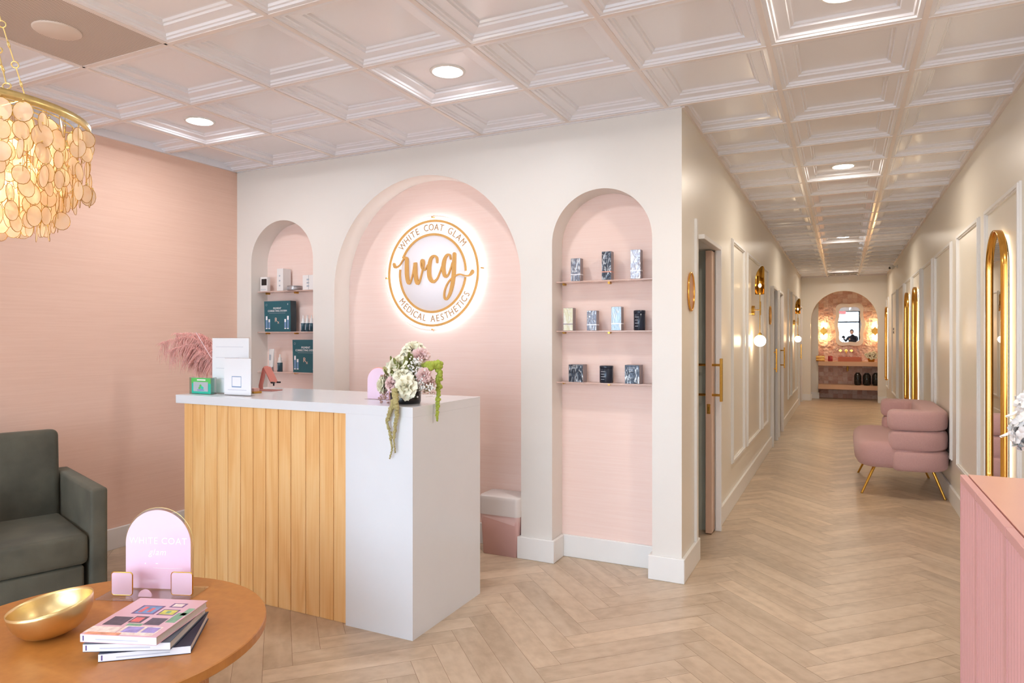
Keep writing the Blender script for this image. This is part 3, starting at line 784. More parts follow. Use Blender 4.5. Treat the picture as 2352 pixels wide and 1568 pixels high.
def tin(name, px0, px1, ptop, zs, m, label, Y=4.04, cat='jar', lid=None, group='round tins on the niche shelves'):
    xa = onY(px0, 776, Y)[0]; xb = onY(px1, 776, Y)[0]; r = (xb - xa) / 2; h = onY((px0 + px1) / 2, ptop, Y - r)[2] - zs
    t = thing(name, label, cat, ((xa + xb) / 2, Y, zs), group=group)
    b = MB(); b.lathe([(.0001, .0005), (r - .002, .0005), (r, .003), (r, h * .82), (r - .001, h * .83)], m, 32); b.build('body', t)
    b = MB(); b.lathe([(r, h * .835), (r + .0006, h * .84), (r + .0006, h - .003), (r - .002, h), (.0001, h)], lid or m, 32); b.build('lid', t)
    c = MB()
    for k in range(4):
        z = h * (.2 + .15 * k); a0 = R_(-125); 
        c.lathe([(r + .0004, z), (r + .0004, z + .003)], M_lab, 6, a0=a0, a1=a0 + R_(35 + 9 * (k % 2)))
    c.build('printed_lines', t)
    return t
M_cop = mat('copper_band', srgb(206, 140, 118), .3, .7, noise=.03); M_sband = mat('white_band', srgb(232, 232, 238), .3, .2, noise=.02)
a, b_, c_ = Z3
carton('cosmetic_box', 1311, 1333, 593, a, F_grey, 'silver grey wrapped box, shortest and leftmost on the top shelf', .05, band=M_sband)
carton('cosmetic_box', 1382, 1404, 577, a, F_dark, 'tall dark navy box with a copper band on the top shelf', .05, band=M_cop, lines=3)
carton('cosmetic_box', 1448, 1471, 573, a, F_silver, 'tall shiny silver white box, rightmost on the top shelf', .05, band=M_sband, lines=0)
carton('cosmetic_box', 1294, 1316, 707, b_, F_cream, 'cream gold wrapped box on the middle shelf', .05, band=F_side, lines=0)
carton('cosmetic_box', 1348, 1370, 713, b_, F_grey, 'small grey wrapped box beside the cream one, middle shelf', .05, band=M_sband)
carton('cosmetic_box', 1404, 1427, 704, b_, F_blue, 'pale ice blue box with a white band on the middle shelf', .05, band=M_sband, lines=0)
tin('cosmetic_canister', 1456, 1482, 712, b_, M_navy, 'tall dark cylindrical canister at the right of the middle shelf')
carton('cosmetic_box', 1306, 1339, 837, c_, F_dark, 'squat dark wrapped box, leftmost on the bottom shelf', .075, Y=3.998)
tin('cream_jar', 1378, 1408, 840, c_, M_navy, 'squat dark round jar between two boxes on the bottom shelf')
carton('cosmetic_box', 1435, 1469, 838, c_, F_dark, 'squat dark wrapped box, rightmost on the bottom shelf', .075, Y=3.998)
# left niche
a, b_, c_ = Z1
M_carw = mat('white_carton', srgb(234, 230, 228), .45, noise=.01); M_cars = mat('grey_carton_side', srgb(190, 172, 166), .5, noise=.02)
M_teal = mat('teal_carton', srgb(28, 92, 104), .35, noise=.05); M_teald = mat('dark_teal_carton', srgb(40, 58, 66), .4, noise=.04)
Y = 3.99
def dev():
    xa, xb = onY(597, 700, 4.0)[0], onY(613, 700, 4.0)[0]; h = onY(604, 636, 4.0)[2] - a
    t = thing('skin_scanner', 'small white device with a square black screen on the top left niche shelf', 'device', ((xa + xb) / 2, 4.02, a)); w_ = (xb - xa) / 2
    m = MB(); m.box(-w_, w_, -.02, .02, .0005, h, M_carw, .006, 3); m.build('body', t)
    m = MB(); m.box(-w_ + .018, w_ - .003, -.0215, -.019, h * .42, h * .86, M_black, .001, 1); m.build('screen', t)
    m = MB(); m.box(-w_ + .008, w_ - .008, -.0206, -.0195, h * .12, h * .15, M_lab); m.build('printed_lines', t)
dev()
def plain(px0, px1, pt, zs, depth, label, Y=4.0, dbl=False):
    xa, xb = onY(px0, 700, Y)[0], onY(px1, 700, Y)[0]; h = onY(px0, pt, Y)[2] - zs; w_ = (xb - xa) / 2
    t = thing('cosmetic_box', label, 'box', ((xa + xb) / 2, Y + depth / 2, zs), group='white cartons in the left niche')
    m = MB(); m.box(-w_, w_, -depth / 2, depth / 2, .0005, h, M_carw, .001, 1); m.build('carton', t)
    m = MB()
    for k in range(3): m.box(-w_ * .3, w_ * .1, -depth / 2 - .001, -depth / 2 - .0002, h * (.2 + .22 * k), h * (.2 + .22 * k) + .012, M_lab)
    if dbl: m.box(-.0006, .0006, -depth / 2 - .001, -depth / 2, .002, h - .002, F_side)
    m.build('printed_lines', t)
plain(636, 650, 617, a, .085, 'tall slim white carton on the top left niche shelf', 3.998)
plain(695, 722, 632, a, .05, 'white double carton at the right end of the top left niche shelf', 4.0, True)
tin('cosmetic_tin', 664, 690, 655, a, mat('brushed_tin', srgb(176, 172, 174), .3, .7, noise=.08, nscale=40), 'flat silver tin between two white cartons', Y=4.03, cat='tin')
def kit(px0, px1, pt, zs, label, depth=.06, Y=3.998):
    xa, xb = onY(px0, 700, Y)[0], onY(px1, 700, Y)[0]; h = onY(px0, pt, Y)[2] - zs; w_ = (xb - xa) / 2
    t = thing('skincare_kit', label, 'box', ((xa + xb) / 2, Y + depth / 2, zs), group='teal skincare kits'); y = -depth / 2
    m = MB(); P = [(-w_, h), (-w_ + .004, h * .5), (-w_ + .008, .0005), (w_ - .002, .0005), (w_, h * .5), (w_ - .004, h)]
    m.prism(P, 'y', y, depth / 2, M_teald); m.build('carton', t)
    m = MB(); P2 = [(-w_, h), (-w_ + .004, h * .5), (-w_ + .008, .0005), (w_ - .002, .0005), (w_ - .0005, h * .5), (w_ - .004, h)]
    m.prism(P2, 'y', y - .0015, y - .0002, M_teal); m.build('front_panel', t)
    tx = MB(); yy = y - .0022; s = h
    put_text(tx, 'PIGMENT', s * .085, M_wtext, face_front(0, yy, h * .76), .0003)
    put_text(tx, 'CORRECTING SYSTEM', s * .083, M_wtext, face_front(0, yy, h * .675), .0003)
    tx.box(-w_ * .6, w_ * .6, yy, yy + .0004, h * .6, h * .607, M_lab)
    put_text(tx, 'R', s * .2, M_copt, face_front(-.012, yy, h * .38), .0003); put_text(tx, 'x', s * .15, M_copt, face_front(.012, yy, h * .31), .0003)
    tx.build('lettering', t)
    q = MB()
    for sx in (-1, 1):
        for dx, hh in ((.80, .42), (.60, .32)):
            x = sx * w_ * dx; q.box(x - .009, x + .009, yy, yy + .0006, h * .09, h * (.09 + hh), M_ink); q.box(x - .008, x + .008, yy - .0004, yy, h * (.09 + hh * .7), h * (.09 + hh), M_wtext); q.box(x - .009, x + .009, yy - .0004, yy, h * .09, h * .12, M_wtext)
    q.build('bottle_picture', t)
    q = MB(); q.tube([(-w_ * .82 + .008 * math.cos(k * PI / 8), yy, h * .88 + .008 * math.sin(k * PI / 8)) for k in range(16)], .0009, M_lab, 4, closed=True); q.ball((w_ * .78, yy, h * .89), .007, M_lab, sc=(.6, .05, 1)); q.build('emblem', t)
M_copt = mat('rose_print', srgb(236, 196, 176), .5, noise=.01)
kit(607, 668, 692, b_, 'teal pigment correcting kit on the middle shelf of the left niche')
kit(672, 734, 780, c_, 'teal pigment correcting kit on the bottom shelf, half hidden by the niche edge')
def pump(px0, px1, pt, zs, label, Y=4.02, grp=None, nm='serum_bottle'):
    xa, xb = onY(px0, 700, Y)[0], onY(px1, 700, Y)[0]; h = onY(px0, pt, Y)[2] - zs; r = (xb - xa) / 2 * .92
    t = thing(nm, label, 'bottle', ((xa + xb) / 2, Y, zs), group=grp)
    m = MB(); m.lathe([(.0001, .0005), (r, .0005), (r, h * .5), (r * .95, h * .52)], M_serum, 20); m.build('body', t)
    m = MB(); m.lathe([(r * .95, h * .52), (r * .95, h * .56), (r * .62, h * .66), (r * .6, h * .8), (r * .3, h * .83), (r * .28, h), (.0001, h)], M_carw, 20); m.build('cap', t)
    m = MB(); m.lathe([(r + .0004, h * .1), (r + .0004, h * .45)], M_lab, 6, a0=R_(-140), a1=R_(-95)); m.build('label_print', t)
M_serum = mat('dark_teal_glass', srgb(52, 84, 98), .2, noise=.04)
for k, (p, q) in enumerate([(692, 701), (701.5, 710.5), (711, 720), (720.5, 729.5)]):
    pump(p, q, 724, b_, ['first', 'second', 'third', 'fourth'][k] + ' of the dark dropper bottles lined up beside the teal kit', grp='row of dropper bottles')
pump(638, 648, 813, c_, 'single dark serum bottle beside the white tube on the bottom shelf')
def tube_():
    xa, xb = onY(618, 700, 4.02)[0], onY(630, 700, 4.02)[0]; h = onY(620, 801, 4.02)[2] - c_; r = (xb - xa) / 2
    t = thing('cream_tube', 'white squeeze tube standing on its silver cap, bottom left niche shelf', 'tube', ((xa + xb) / 2, 4.02, c_))
    m = MB(); v = []; n = 20
    for zf, sx, sy in ((.2, .72, .72), (.55, .85, .6), (1, 1, .06)): v += [(r * sx * math.cos(2 * PI * k / n), r * sy * math.sin(2 * PI * k / n), h * zf) for k in range(n)]
    f = [(j * n + k, j * n + (k + 1) % n, (j + 1) * n + (k + 1) % n, (j + 1) * n + k) for j in range(2) for k in range(n)] + [tuple(range(2 * n, 3 * n))]
    m.add(v, f, M_carw, True); m.build('body', t)
    m = MB(); m.cyl((0, 0, .0005), (0, 0, h * .2), r * .62, mat('silver_cap', srgb(190, 185, 188), .25, .8, noise=.03), 20); m.build('cap', t)
    m = MB(); m.box(-r * .3, r * .3, -r * .62, -r * .6, h * .5, h * .75, M_lab); m.build('label_print', t)
tube_()

# ---- things on the reception desk
def on_desk(name, label, cat, x, y, rz=0): return thing(name, label, cat, (x, y, TOPZ), (0, 0, rz))
t = on_desk('sign_holder', 'tall white paper sign in a clear acrylic stand on the reception desk', 'sign', -3.186, 2.815, R_(3))
m = MB(); m.box(-.138, .138, -.004, .002, .004, .322, M_paper); m.build('paper', t)
m = MB(); m.box(-.141, .141, .0025, .0045, .001, .325, M_acry); m.box(-.141, .141, -.03, .05, 0, .003, M_acry); m.build('acrylic_stand', t)
m = MB(); [m.box(-.11, .10 - .03 * (k % 2), -.0043, -.0041, .27 - k * .062, .272 - k * .062, M_inkl) for k in range(4)]; m.build('printed_lines', t)
t = on_desk('card_holder', 'small white card in a clear holder in front of the taller sign', 'sign', -3.052, 2.745, R_(2))
m = MB(); m.box(-.099, .099, -.004, .002, .004, .208, M_paper, .001, 1); m.build('card', t)
m = MB(); m.box(-.102, .102, .0025, .0045, .001, .21, M_acry); m.box(-.102, .102, -.025, .025, 0, .003, M_acry); m.build('acrylic_stand', t)
m = MB()
for x0, x1, z0, z1 in ((-.04, .031, .046, .052), (-.04, .031, .104, .108), (-.04, -.037, .05, .105), (.028, .031, .05, .105)): m.box(x0, x1, -.0044, -.0041, z0, z1, M_ink)
m.box(-.07, .07, -.0044, -.0041, .03, .033, M_inkl); m.build('printed_frame', t)
t = on_desk('card_display', 'small green and teal boxed card display at the left end of the desk', 'box', -3.318, 2.735, R_(2))
MG = mat('green_print', srgb(92, 196, 96), .4, noise=.05); MT = mat('turquoise_print', srgb(44, 196, 168), .4, noise=.03)
m = MB(); m.box(-.078, .078, -.012, .012, .002, .092, MT, .001, 1); m.box(-.078, .078, -.0135, -.0122, .062, .092, MG); m.build('box_body', t)
m = MB(); m.box(-.06, .055, -.0145, -.0137, .016, .070, mat('silver_card', srgb(186, 196, 206), .25, .2, noise=.03), .0002, 1); m.build('card', t)
m = MB(); m.ball((-.002, -.0148, .024), .03, M_ink, sc=(1, .02, .18))
for k, (x, z) in enumerate([(-.012, .034), (.004, .04), (-.004, .048), (.012, .036)]): m.ball((x, -.0148, z), .009, MT if k % 2 else MG, sc=(1, .03, .9))
m.box(-.032, .034, -.0142, -.0136, .078, .085, M_wtext); m.build('printed_picture', t)
m = MB(); m.box(-.086, -.083, -.02, .02, 0, .097, M_acry); m.box(.081, .084, -.02, .02, 0, .097, M_acry); m.box(-.086, .084, -.02, .02, 0, .0018, M_acry); m.build('acrylic_stand', t)
# pen tray behind
t = on_desk('brass_tray', 'small brass card tray between the green box and the white card', 'tray', -3.13, 2.90)
m = MB(); m.box(-.07, .07, -.03, .03, 0, .012, M_brass, .002, 1); m.build('tray_base', t)
m = MB(); m.box(-.06, .06, -.02, .02, .0125, .03, mat('pink_card_stack', srgb(214, 168, 160), .6, noise=.03)); m.build('card_stack', t)

# feathers in a vase behind the tall sign
def feathers():
    t = on_desk('feather_vase', 'vase of dusty pink ostrich feathers drooping behind the tall white sign', 'vase', -3.24, 2.97)
    m = MB(); m.lathe([(.0001, .001), (.03, .001), (.035, .03), (.03, .1), (.018, .15), (.02, .17)], M_pinkplas, 24); m.build('vase_body', t)
    MF = mat('pink_feather', srgb(246, 180, 170), .8, noise=.12, nscale=30, sheen=.4); random.seed(21)
    b0 = Vector((0, 0, .15)); LF = lambda px, py, Y: tuple(Vector(onY(px, py, Y)) - Vector((-3.24, 2.97, TOPZ)))
    ends = [(LF(485, 812, 2.97), LF(440, 776, 2.95), LF(372, 790, 2.94)), (LF(488, 806, 2.97), LF(455, 772, 2.97), LF(405, 768, 2.98)), (LF(484, 822, 2.96), LF(440, 796, 2.94), LF(392, 808, 2.93)),
            (LF(488, 830, 2.98), LF(462, 800, 2.98), LF(430, 806, 2.98)), (LF(490, 830, 2.96), LF(470, 812, 2.95), LF(448, 832, 2.94)), (LF(492, 815, 2.99), LF(478, 782, 3.0), LF(455, 770, 3.0))]
    for e in ends:
        P = [b0] + [Vector(p) for p in e]; Q = []
        for i in range(3):
            p0, p1, p2, p3 = P[max(i - 1, 0)], P[i], P[i + 1], P[min(i + 2, 3)]
            for k in range(12):
                s = k / 12; Q.append(.5 * (2 * p1 + (p2 - p0) * s + (2 * p0 - 5 * p1 + 4 * p2 - p3) * s * s + (3 * p1 - p0 - 3 * p2 + p3) * s ** 3))
        Q.append(P[-1]); m = MB()
        m.tube(Q, [.0022 * (1 - .8 * i / len(Q)) for i in range(len(Q))], MF, 5)
        for i in range(8, len(Q) - 1):
            tdir = (Q[i + 1] - Q[i]).normalized()
            for k in range(9):
                sd = 1 if k % 2 else -1; f = (i + k / 9) / len(Q)
                p = Q[i].lerp(Q[i + 1], k / 9); L = random.uniform(.05, .095) * (1.15 - .55 * abs(2 * f - 1.2))
                lat = Vector((tdir.z, random.uniform(-.8, .8), -tdir.x)) * sd; d = (lat * .8 + tdir * .45).normalized()
                pts = []
                for q in range(6):
                    s = q / 5; pts.append(p + d * L * s + Vector((random.uniform(-.003, .003), 0, -L * 1.0 * s * s)))
                m.tube(pts, [.0013, .0016, .0015, .0013, .001, .0004], MF, 3, cap=False)
        m.build('feather', t)
    m = MB(); m.tube([(0.02, -.03, .10), LF(484, 820, 2.90), LF(450, 763, 2.88)], .0022, mat('pale_pink_stem', srgb(240, 206, 208), .4, noise=.02), 8); m.build('stick', t)
feathers()

# folding phone stand
t = on_desk('phone_stand', 'folding rose gold phone stand on the reception desk in front of the left niche', 'stand', -3.185, 3.09)
MR = mat('rose_gold_metal', srgb(200, 128, 118), .35, .5, noise=.04)
m = MB(); m.box(-.055, .085, -.045, .045, 0, .005, MR, .002, 1); m.build('base_plate', t)
m = MB(); m.tube([(-.05, 0, .006), (-.052, 0, .03), (-.02, 0, .135), (-.005, 0, .147)], .0045, MR, 8, flat=4, up=(1, 0, .3)); m.build('upright_arm', t)
m = MB(); M = Matrix.Translation((-.002, 0, .145)) @ Matrix.Rotation(R_(38), 4, 'Y'); m.box(-.003, .003, -.03, .03, -.115, 0, MR, .002, 1, M=Matrix.Translation((-.002, 0, .145)) @ Matrix.Rotation(R_(-33), 4, 'Y')); m.build('cradle', t)
m = MB(); m.box(.058, .085, -.03, -.018, .046, .056, M_dark, .002, 1); m.box(.058, .085, .018, .03, .046, .056, M_dark, .002, 1); m.cyl((.055, 0, .03), (.055, 0, .05), .005, M_dark); m.build('clips', t)

# pink acrylic arch on the desk
t = on_desk('arch_sign', 'small plain pink acrylic arch sign on the desk beside the flowers', 'sign', -2.20, 2.90, R_(4))
P = [(-.065, .002)] + [(-.065, .002)] + arch_pts(-.065, .065, .10, 20) + [(.065, .002)]
m = MB(); m.prism(P[1:], 'y', 0, .005, M_acpale); m.build('front_panel', t)
P = [(-.069, 0)] + arch_pts(-.069, .069, .10, 20) + [(.069, 0)]
m = MB(); m.prism(P, 'y', .0055, .009, mat('peach_acrylic', srgb(250, 176, 160), .15, noise=.01)); m.build('back_panel', t)
m = MB(); m.box(-.069, .069, -.02, .04, -.0002, .0018, M_acry); m.build('foot', t)

# ---- flowers
M_petal = mat('cream_petal', srgb(250, 245, 222), .6, noise=.03, nscale=30); M_petalp = mat('blush_petal', srgb(240, 208, 205), .6, noise=.05, nscale=25)
M_leafg = mat('leaf_green', srgb(128, 132, 70), .6, noise=.15, nscale=20); M_amar = mat('amaranth_olive', srgb(176, 164, 112), .8, noise=.15, nscale=60)
M_amarg = mat('amaranth_green', srgb(168, 180, 70), .8, noise=.15, nscale=60); M_petalw = mat('white_petal', srgb(246, 244, 242), .6, noise=.02, nscale=20); M_mauve = mat('dried_mauve', srgb(190, 150, 138), .8, noise=.1, nscale=50)
def petal(mb, M, w_, h, curl, m):
    nu, nv = 4, 4; v = []
    for i in range(nv + 1):
        s = i / nv; ww = w_ * math.sin(PI * min(1, .18 + .72 * s)) ** .6 * (1 if s < .8 else 1 - (s - .8) * 1.1)
        for j in range(nu + 1):
            q = (j / nu - .5) * 2
            v.append((q * ww, -.35 * w_ * (1 - q * q) * 1 + curl * h * s ** 2.2, h * s))
    f = [(i * (nu + 1) + j, i * (nu + 1) + j + 1, (i + 1) * (nu + 1) + j + 1, (i + 1) * (nu + 1) + j) for i in range(nv) for j in range(nu)]
    mb.add(v, f, m, True, M)
def rose(parent, c, ax, r, m, name='rose', rnd=0):
    random.seed(int(abs(c[0] * 9999)) + rnd); mb = MB(); ax = Vector(ax).normalized()
    B = Matrix.Translation(c) @ ax.to_track_quat('Z', 'Y').to_matrix().to_4x4()
    for ring, (n, rad, h, curl, tilt) in enumerate([(3, .12, .95, -.05, 4), (4, .26, .98, .02, 9), (5, .42, .95, .12, 18), (6, .6, .88, .25, 30), (7, .72, .78, .42, 46)]):
        for k in range(n):
            a = 2 * PI * (k + .5 * (ring % 2)) / n + random.uniform(-.15, .15)
            M = B @ Matrix.Rotation(a, 4, 'Z') @ Matrix.Translation((0, -(-rad) * r * .35, -r * .55)) @ Matrix.Rotation(R_(-tilt), 4, 'X')
            petal(mb, M, r * (.25 + rad * .75), r * 1.15 * h, curl, m)
    mb.ball(tuple(Vector(c) - ax * r * .35), r * .45, m, sub=2)
    return mb.build(name, parent)
def arrangement():
    cx, cy = -1.955, 2.80
    t = thing('flower_arrangement', 'cream and blush roses in a black vase with trailing amaranth, on the desk corner', 'flowers', (cx, cy, TOPZ))
    m = MB(); m.lathe([(.0001, .001), (.072, .001), (.076, .01), (.076, .07), (.07, .07), (.068, .05), (.0001, .05)], M_black, 40); m.build('vase', t)
    L = lambda px, py, Y: tuple(Vector(onY(px, py, Y)) - Vector((cx, cy, TOPZ)))
    RO = [(912, 838, 2.76, .062, 0, (-.4, -.7, .6)), (930, 888, 2.70, .058, 0, (-.05, -1, .1)), (878, 884, 2.77, .048, 0, (-1, -.6, 0)), (948, 800, 2.84, .056, 0, (.1, -.5, 1)), (922, 862, 2.73, .048, 0, (0, -1, .4)),
          (965, 816, 2.82, .046, 1, (.5, -.7, .6)), (897, 882, 2.72, .036, 1, (-.2, -1, 0)), (973, 862, 2.76, .036, 1, (.6, -.9, .1)), (966, 842, 2.80, .034, 0, (.6, -.8, .4)), (900, 862, 2.80, .04, 0, (-.8, -.6, .4)), (932, 822, 2.86, .05, 0, (0, -.3, 1)), (985, 880, 2.83, .035, 1, (1, -.3, 0)), (950, 850, 2.90, .05, 0, (.3, .8, .5)), (905, 850, 2.92, .05, 0, (-.4, .9, .4))]
    for px, py, Y_, r, k, ax in RO: rose(t, L(px, py, Y_), ax, r, M_petalp if k else M_petal)
    random.seed(8)
    m = MB(); m.ball((0, 0, .11), .062, M_leafg, sc=(1, 1, 1.0), sub=3); m.ball((0.01, .02, .19), .055, M_leafg, sub=3)
    for k in range(60):
        a = random.uniform(0, 2 * PI); e = random.uniform(-.3, 1.2); p = Vector((math.cos(a) * math.cos(e) * .09, math.sin(a) * math.cos(e) * .07, .13 + math.sin(e) * .09))
        M = Matrix.Translation(p) @ Euler((random.uniform(-1, 1), random.uniform(-1, 1), a - PI / 2)).to_matrix().to_4x4(); petal(m, M, .012, .045, -.4, M_leafg)
    m.build('foliage', t)
    m = MB()
    for cxx, cyy, n, sp in ((950, 850, 70, 13), (962, 885, 70, 12), (956, 830, 30, 8), (990, 890, 30, 10)):
        for k in range(n):
            p = L(cxx + random.gauss(0, sp * .7), cyy + random.gauss(0, sp), 2.735 + random.uniform(-.01, .03)); m.ball(p, random.uniform(.0035, .006), M_petalw, sub=1)
            m.cyl(p, (p[0] * .7, p[1] * .6, p[2] * .85), .0006, M_leafg, 3, cap=False)
    m.build('gypsophila', t)
    m = MB()
    for px, py in [(882, 905), (890, 912), (878, 915), (988, 895), (982, 885), (992, 880), (886, 860)]:
        for k in range(16): m.ball(L(px + random.gauss(0, 6), py + random.gauss(0, 6), 2.76), random.uniform(.003, .007), M_mauve, sub=1)
    m.build('dried_blossom', t)
    def tail(pts, r0, mt, nm='amaranth_tail'):
        m = MB(); Q = [Vector(p) for p in pts]
        for i in range(len(Q) - 1):
            for k in range(10):
                f = (i + k / 10) / (len(Q) - 1); p = Q[i].lerp(Q[i + 1], k / 10); r = r0 * (1 - .75 * f) * random.uniform(.8, 1.2)
                for q in range(3): m.ball(p + Vector((random.uniform(-r, r) * .5, random.uniform(-r, r) * .3, random.uniform(-r, r) * .5)), r * .7, mt, sub=1)
        m.build(nm, t)
    F = 2.612
    tail([L(908, 895, 2.70), L(907, 910, 2.65), L(905, 925, F), L(896, 945, F), L(889, 965, F), L(897, 1000, F), L(901, 1030, F), L(895, 1055, F + .005)], .017, M_amar)
    tail([L(908, 900, 2.70), L(910, 922, F), L(911, 950, F), L(907, 985, F), L(904, 1010, F), L(908, 1042, F + .005)], .016, M_amar)
    X = -1.778 - cx
    tail([L(978, 845, 2.80), L(990, 842, 2.80), (X, .03, .20), (X, .03, .10), (X, .02, .03), (X, .015, -.03), (X, .01, -.085)], .026, M_amarg)
    tail([L(975, 850, 2.83), L(995, 842, 2.84), L(1008, 840, 2.85), L(1012, 855, 2.85), L(1008, 872, 2.85)], .011, M_amarg)
    tail([L(885, 848, 2.80), L(892, 855, 2.80), L(885, 868, 2.79)], .013, M_amar)
arrangement()

# ---- waste bin
t = thing('waste_bin', 'pink waste bin with a white lid standing in the large arch', 'bin', (-2.0, 3.998, 0))
def rrect(hx, hy, r, n=6):
    P = []
    for cx_, cy_, a0 in ((hx - r, hy - r, 0), (-hx + r, hy - r, 90), (-hx + r, -hy + r, 180), (hx - r, -hy + r, 270)):
        for k in range(n + 1): a = R_(a0 + 90 * k / n); P.append((cx_ + r * math.cos(a), cy_ + r * math.sin(a)))
    return P
m = MB(); A = rrect(.125, .085, .02); B = rrect(.14, .096, .025); n = len(A)
m.add([(p[0], p[1], .001) for p in A] + [(p[0], p[1], .27) for p in B], [(k, (k + 1) % n, n + (k + 1) % n, n + k) for k in range(n)] + [tuple(range(n - 1, -1, -1))], mat('dusty_pink_bin', srgb(226, 184, 180), .35, noise=.02), True); m.build('body', t)
m = MB(); A = rrect(.147, .102, .03)
rows = [(1, .262), (1, .36), (.985, .376), (.95, .384)]; v = []
for s_, z in rows: v += [(p[0] * s_, p[1] * s_, z) for p in A]
f = [(j * n + k, j * n + (k + 1) % n, (j + 1) * n + (k + 1) % n, (j + 1) * n + k) for j in range(3) for k in range(n)] + [tuple(3 * n + k for k in range(n))]
m.add(v, f, mat('white_lid', srgb(226, 218, 214), .35, noise=.01), True); m.build('lid', t)
m = MB(); A = rrect(.1405, .0975, .026); v = [(p[0], p[1], .262) for p in A] + [(p[0] * (1.0 - .012), p[1] * .99, .225 + .02 * math.sin(k * 2.3)) for k, p in enumerate(A)]
m.add(v, [(k, (k + 1) % n, n + (k + 1) % n, n + k) for k in range(n)], mat('thin_liner', srgb(234, 200, 196), .2, noise=.05), True); m.build('liner', t)

# ================================================================ HALLWAY THINGS
def arch_mirror(y0, y1, label):
    cy = (y0 + y1) / 2; r = (y1 - y0) / 2; z0, zt = .52, 2.045
    t = thing('arched_mirror', label, 'mirror', (XR, cy, z0), group='backlit gold mirrors on the right hallway wall'); h = zt - z0
    def out(rr, b0):   # closed stadium outline, straight bottom corners rounded
        P = []; c = .05
        for k in range(25): a = PI * k / 24; P.append((-rr * math.cos(a), h - r + rr * math.sin(a)))
        k0 = r - rr
        for k in range(7): a = PI / 2 * k / 6; P.append((rr - c + c * math.cos(a), k0 + c - c * math.sin(a)))
        for k in range(7): a = PI / 2 * k / 6; P.append((-rr + c - c * math.sin(a), k0 + c - c * math.cos(a)))
        return P
    O, I = out(r, 0), out(r - .008, 0); n = len(O); xf, xb = -.046, -.012
    m = MB(); V = [(xf, p[0], p[1]) for p in O] + [(xb, p[0], p[1]) for p in O] + [(xf, p[0], p[1]) for p in I] + [(xf + .02, p[0], p[1]) for p in I]
    f = []
    for k in range(n):
        j = (k + 1) % n; f += [(k, j, n + j, n + k), (k, j, 2 * n + j, 2 * n + k), (2 * n + k, 2 * n + j, 3 * n + j, 3 * n + k)]
    m.add(V, f, M_gold2, True); m.build('frame', t)
    m = MB(); m.prism(I, 'x', xf + .02, xf + .024, M_mirror); m.build('mirror_glass', t)
    B = out(r - .03, 0); m = MB(); V = [(-.006, p[0], p[1]) for p in B] + [(-.013, p[0], p[1]) for p in B]
    m.add(V, [(k, (k + 1) % n, n + (k + 1) % n, n + k) for k in range(n)], M_strip); m.build('led_strip', t)
    m = MB(); m.prism(out(r - .034, 0), 'x', -.013, -.001, M_dark); m.build('back_box', t)
arch_mirror(4.625, 5.08, 'tall arched gold mirror nearest the camera, behind the pink cabinet')
arch_mirror(9.68, 10.13, 'arched gold mirror just past the pink loveseat, nearer of the touching pair')
arch_mirror(10.88, 11.33, 'arched gold mirror past the pink loveseat, farther of the touching pair')
arch_mirror(15.93, 16.36, 'arched gold mirror at the far end of the right wall beside the arch')

def sconce(y, label):
    t = thing('wall_sconce', label, 'lamp', (XL, y, 1.376), group='brass sconces on the left hallway wall'); x = .08
    m = MB(); m.cyl((0, .02, .31), (.028, .02, .31), .05, M_brass, 32); m.build('backplate', t)
    m = MB(); m.cyl((.028, .02, .315), (x, .02, .315), .0045, M_brass, 10); m.build('arm', t)
    m = MB(); m.cyl((x, .0, .06), (x, .0, .47), .0045, M_brass, 10); m.box(x - .004, x + .004, -.004, .03, .311, .319, M_brass); m.cyl((x, .022, .26), (x, .022, .40), .008, M_brass, 10); m.build('stem', t)
    m = MB(); m.ball((x, 0, 0), .058, M_globe, sub=3); m.build('globe', t)
    m = MB(); m.lathe([(.014, .055), (.02, .055), (.018, .07), (.006, .085)], M_brass, 20, c=(x, 0, 0)); m.build('globe_cap', t)
    for s, z0, z1, dy, r in ((1, .47, .76, -.028, .05), (-1, .475, .66, .035, .042)):
        m = MB(); n = 16; v = []
        for k in range(n + 1):
            a = R_(-100 + 200 * k / n) + (0 if s > 0 else PI); q = .5 + .5 * math.cos(R_(-100 + 200 * k / n) - .5)
            for zz in (z0, z0 + (z1 - z0) * (.35 + .65 * q)): v.append((x + r * math.sin(a) * .9, dy + r * math.cos(a), zz))
        f = [(2 * k, 2 * k + 2, 2 * k + 3, 2 * k + 1) for k in range(n)]; m.add(v, f, M_brass, True)
        o = m.build('shade', t); so = o.modifiers.new('th', 'SOLIDIFY'); so.thickness = .002
    m = MB(); m.ball((x, 0, .56), .016, M_warm2, sc=(1, 1, 1.6)); m.build('bulb', t)
M_warm2 = emis('sconce_bulb', (1, .72, .4, 1), 22)
sconce(7.28, 'brass sconce with a glowing opal globe, nearer of the two on the left')
sconce(13.75, 'brass sconce with a glowing opal globe, farther down the left wall')

def plaque(y, label, rz=.115):
    t = thing('door_plaque', label, 'plaque', (XL, y, 1.69), group='oval door plaques')
    m = MB(); Mx = Matrix.Rotation(R_(90), 4, 'Y'); n = 40
    m.tube([(.010, .085 * math.cos(2 * PI * k / n), rz * math.sin(2 * PI * k / n)) for k in range(n)], .006, M_gold2, 8, closed=True); m.build('rim', t)
    m = MB(); P = [(.084 * math.cos(2 * PI * k / n), (rz - .001) * math.sin(2 * PI * k / n)) for k in range(n)]; m.prism(P, 'x', .001, .009, mat('blush_plaque', srgb(214, 160, 128), .25, .3, noise=.02)); m.build('face', t)
plaque(4.168, 'oval blush plaque with a gold rim beside the nearest door')
plaque(9.17, 'oval blush plaque with a gold rim beside the second door')

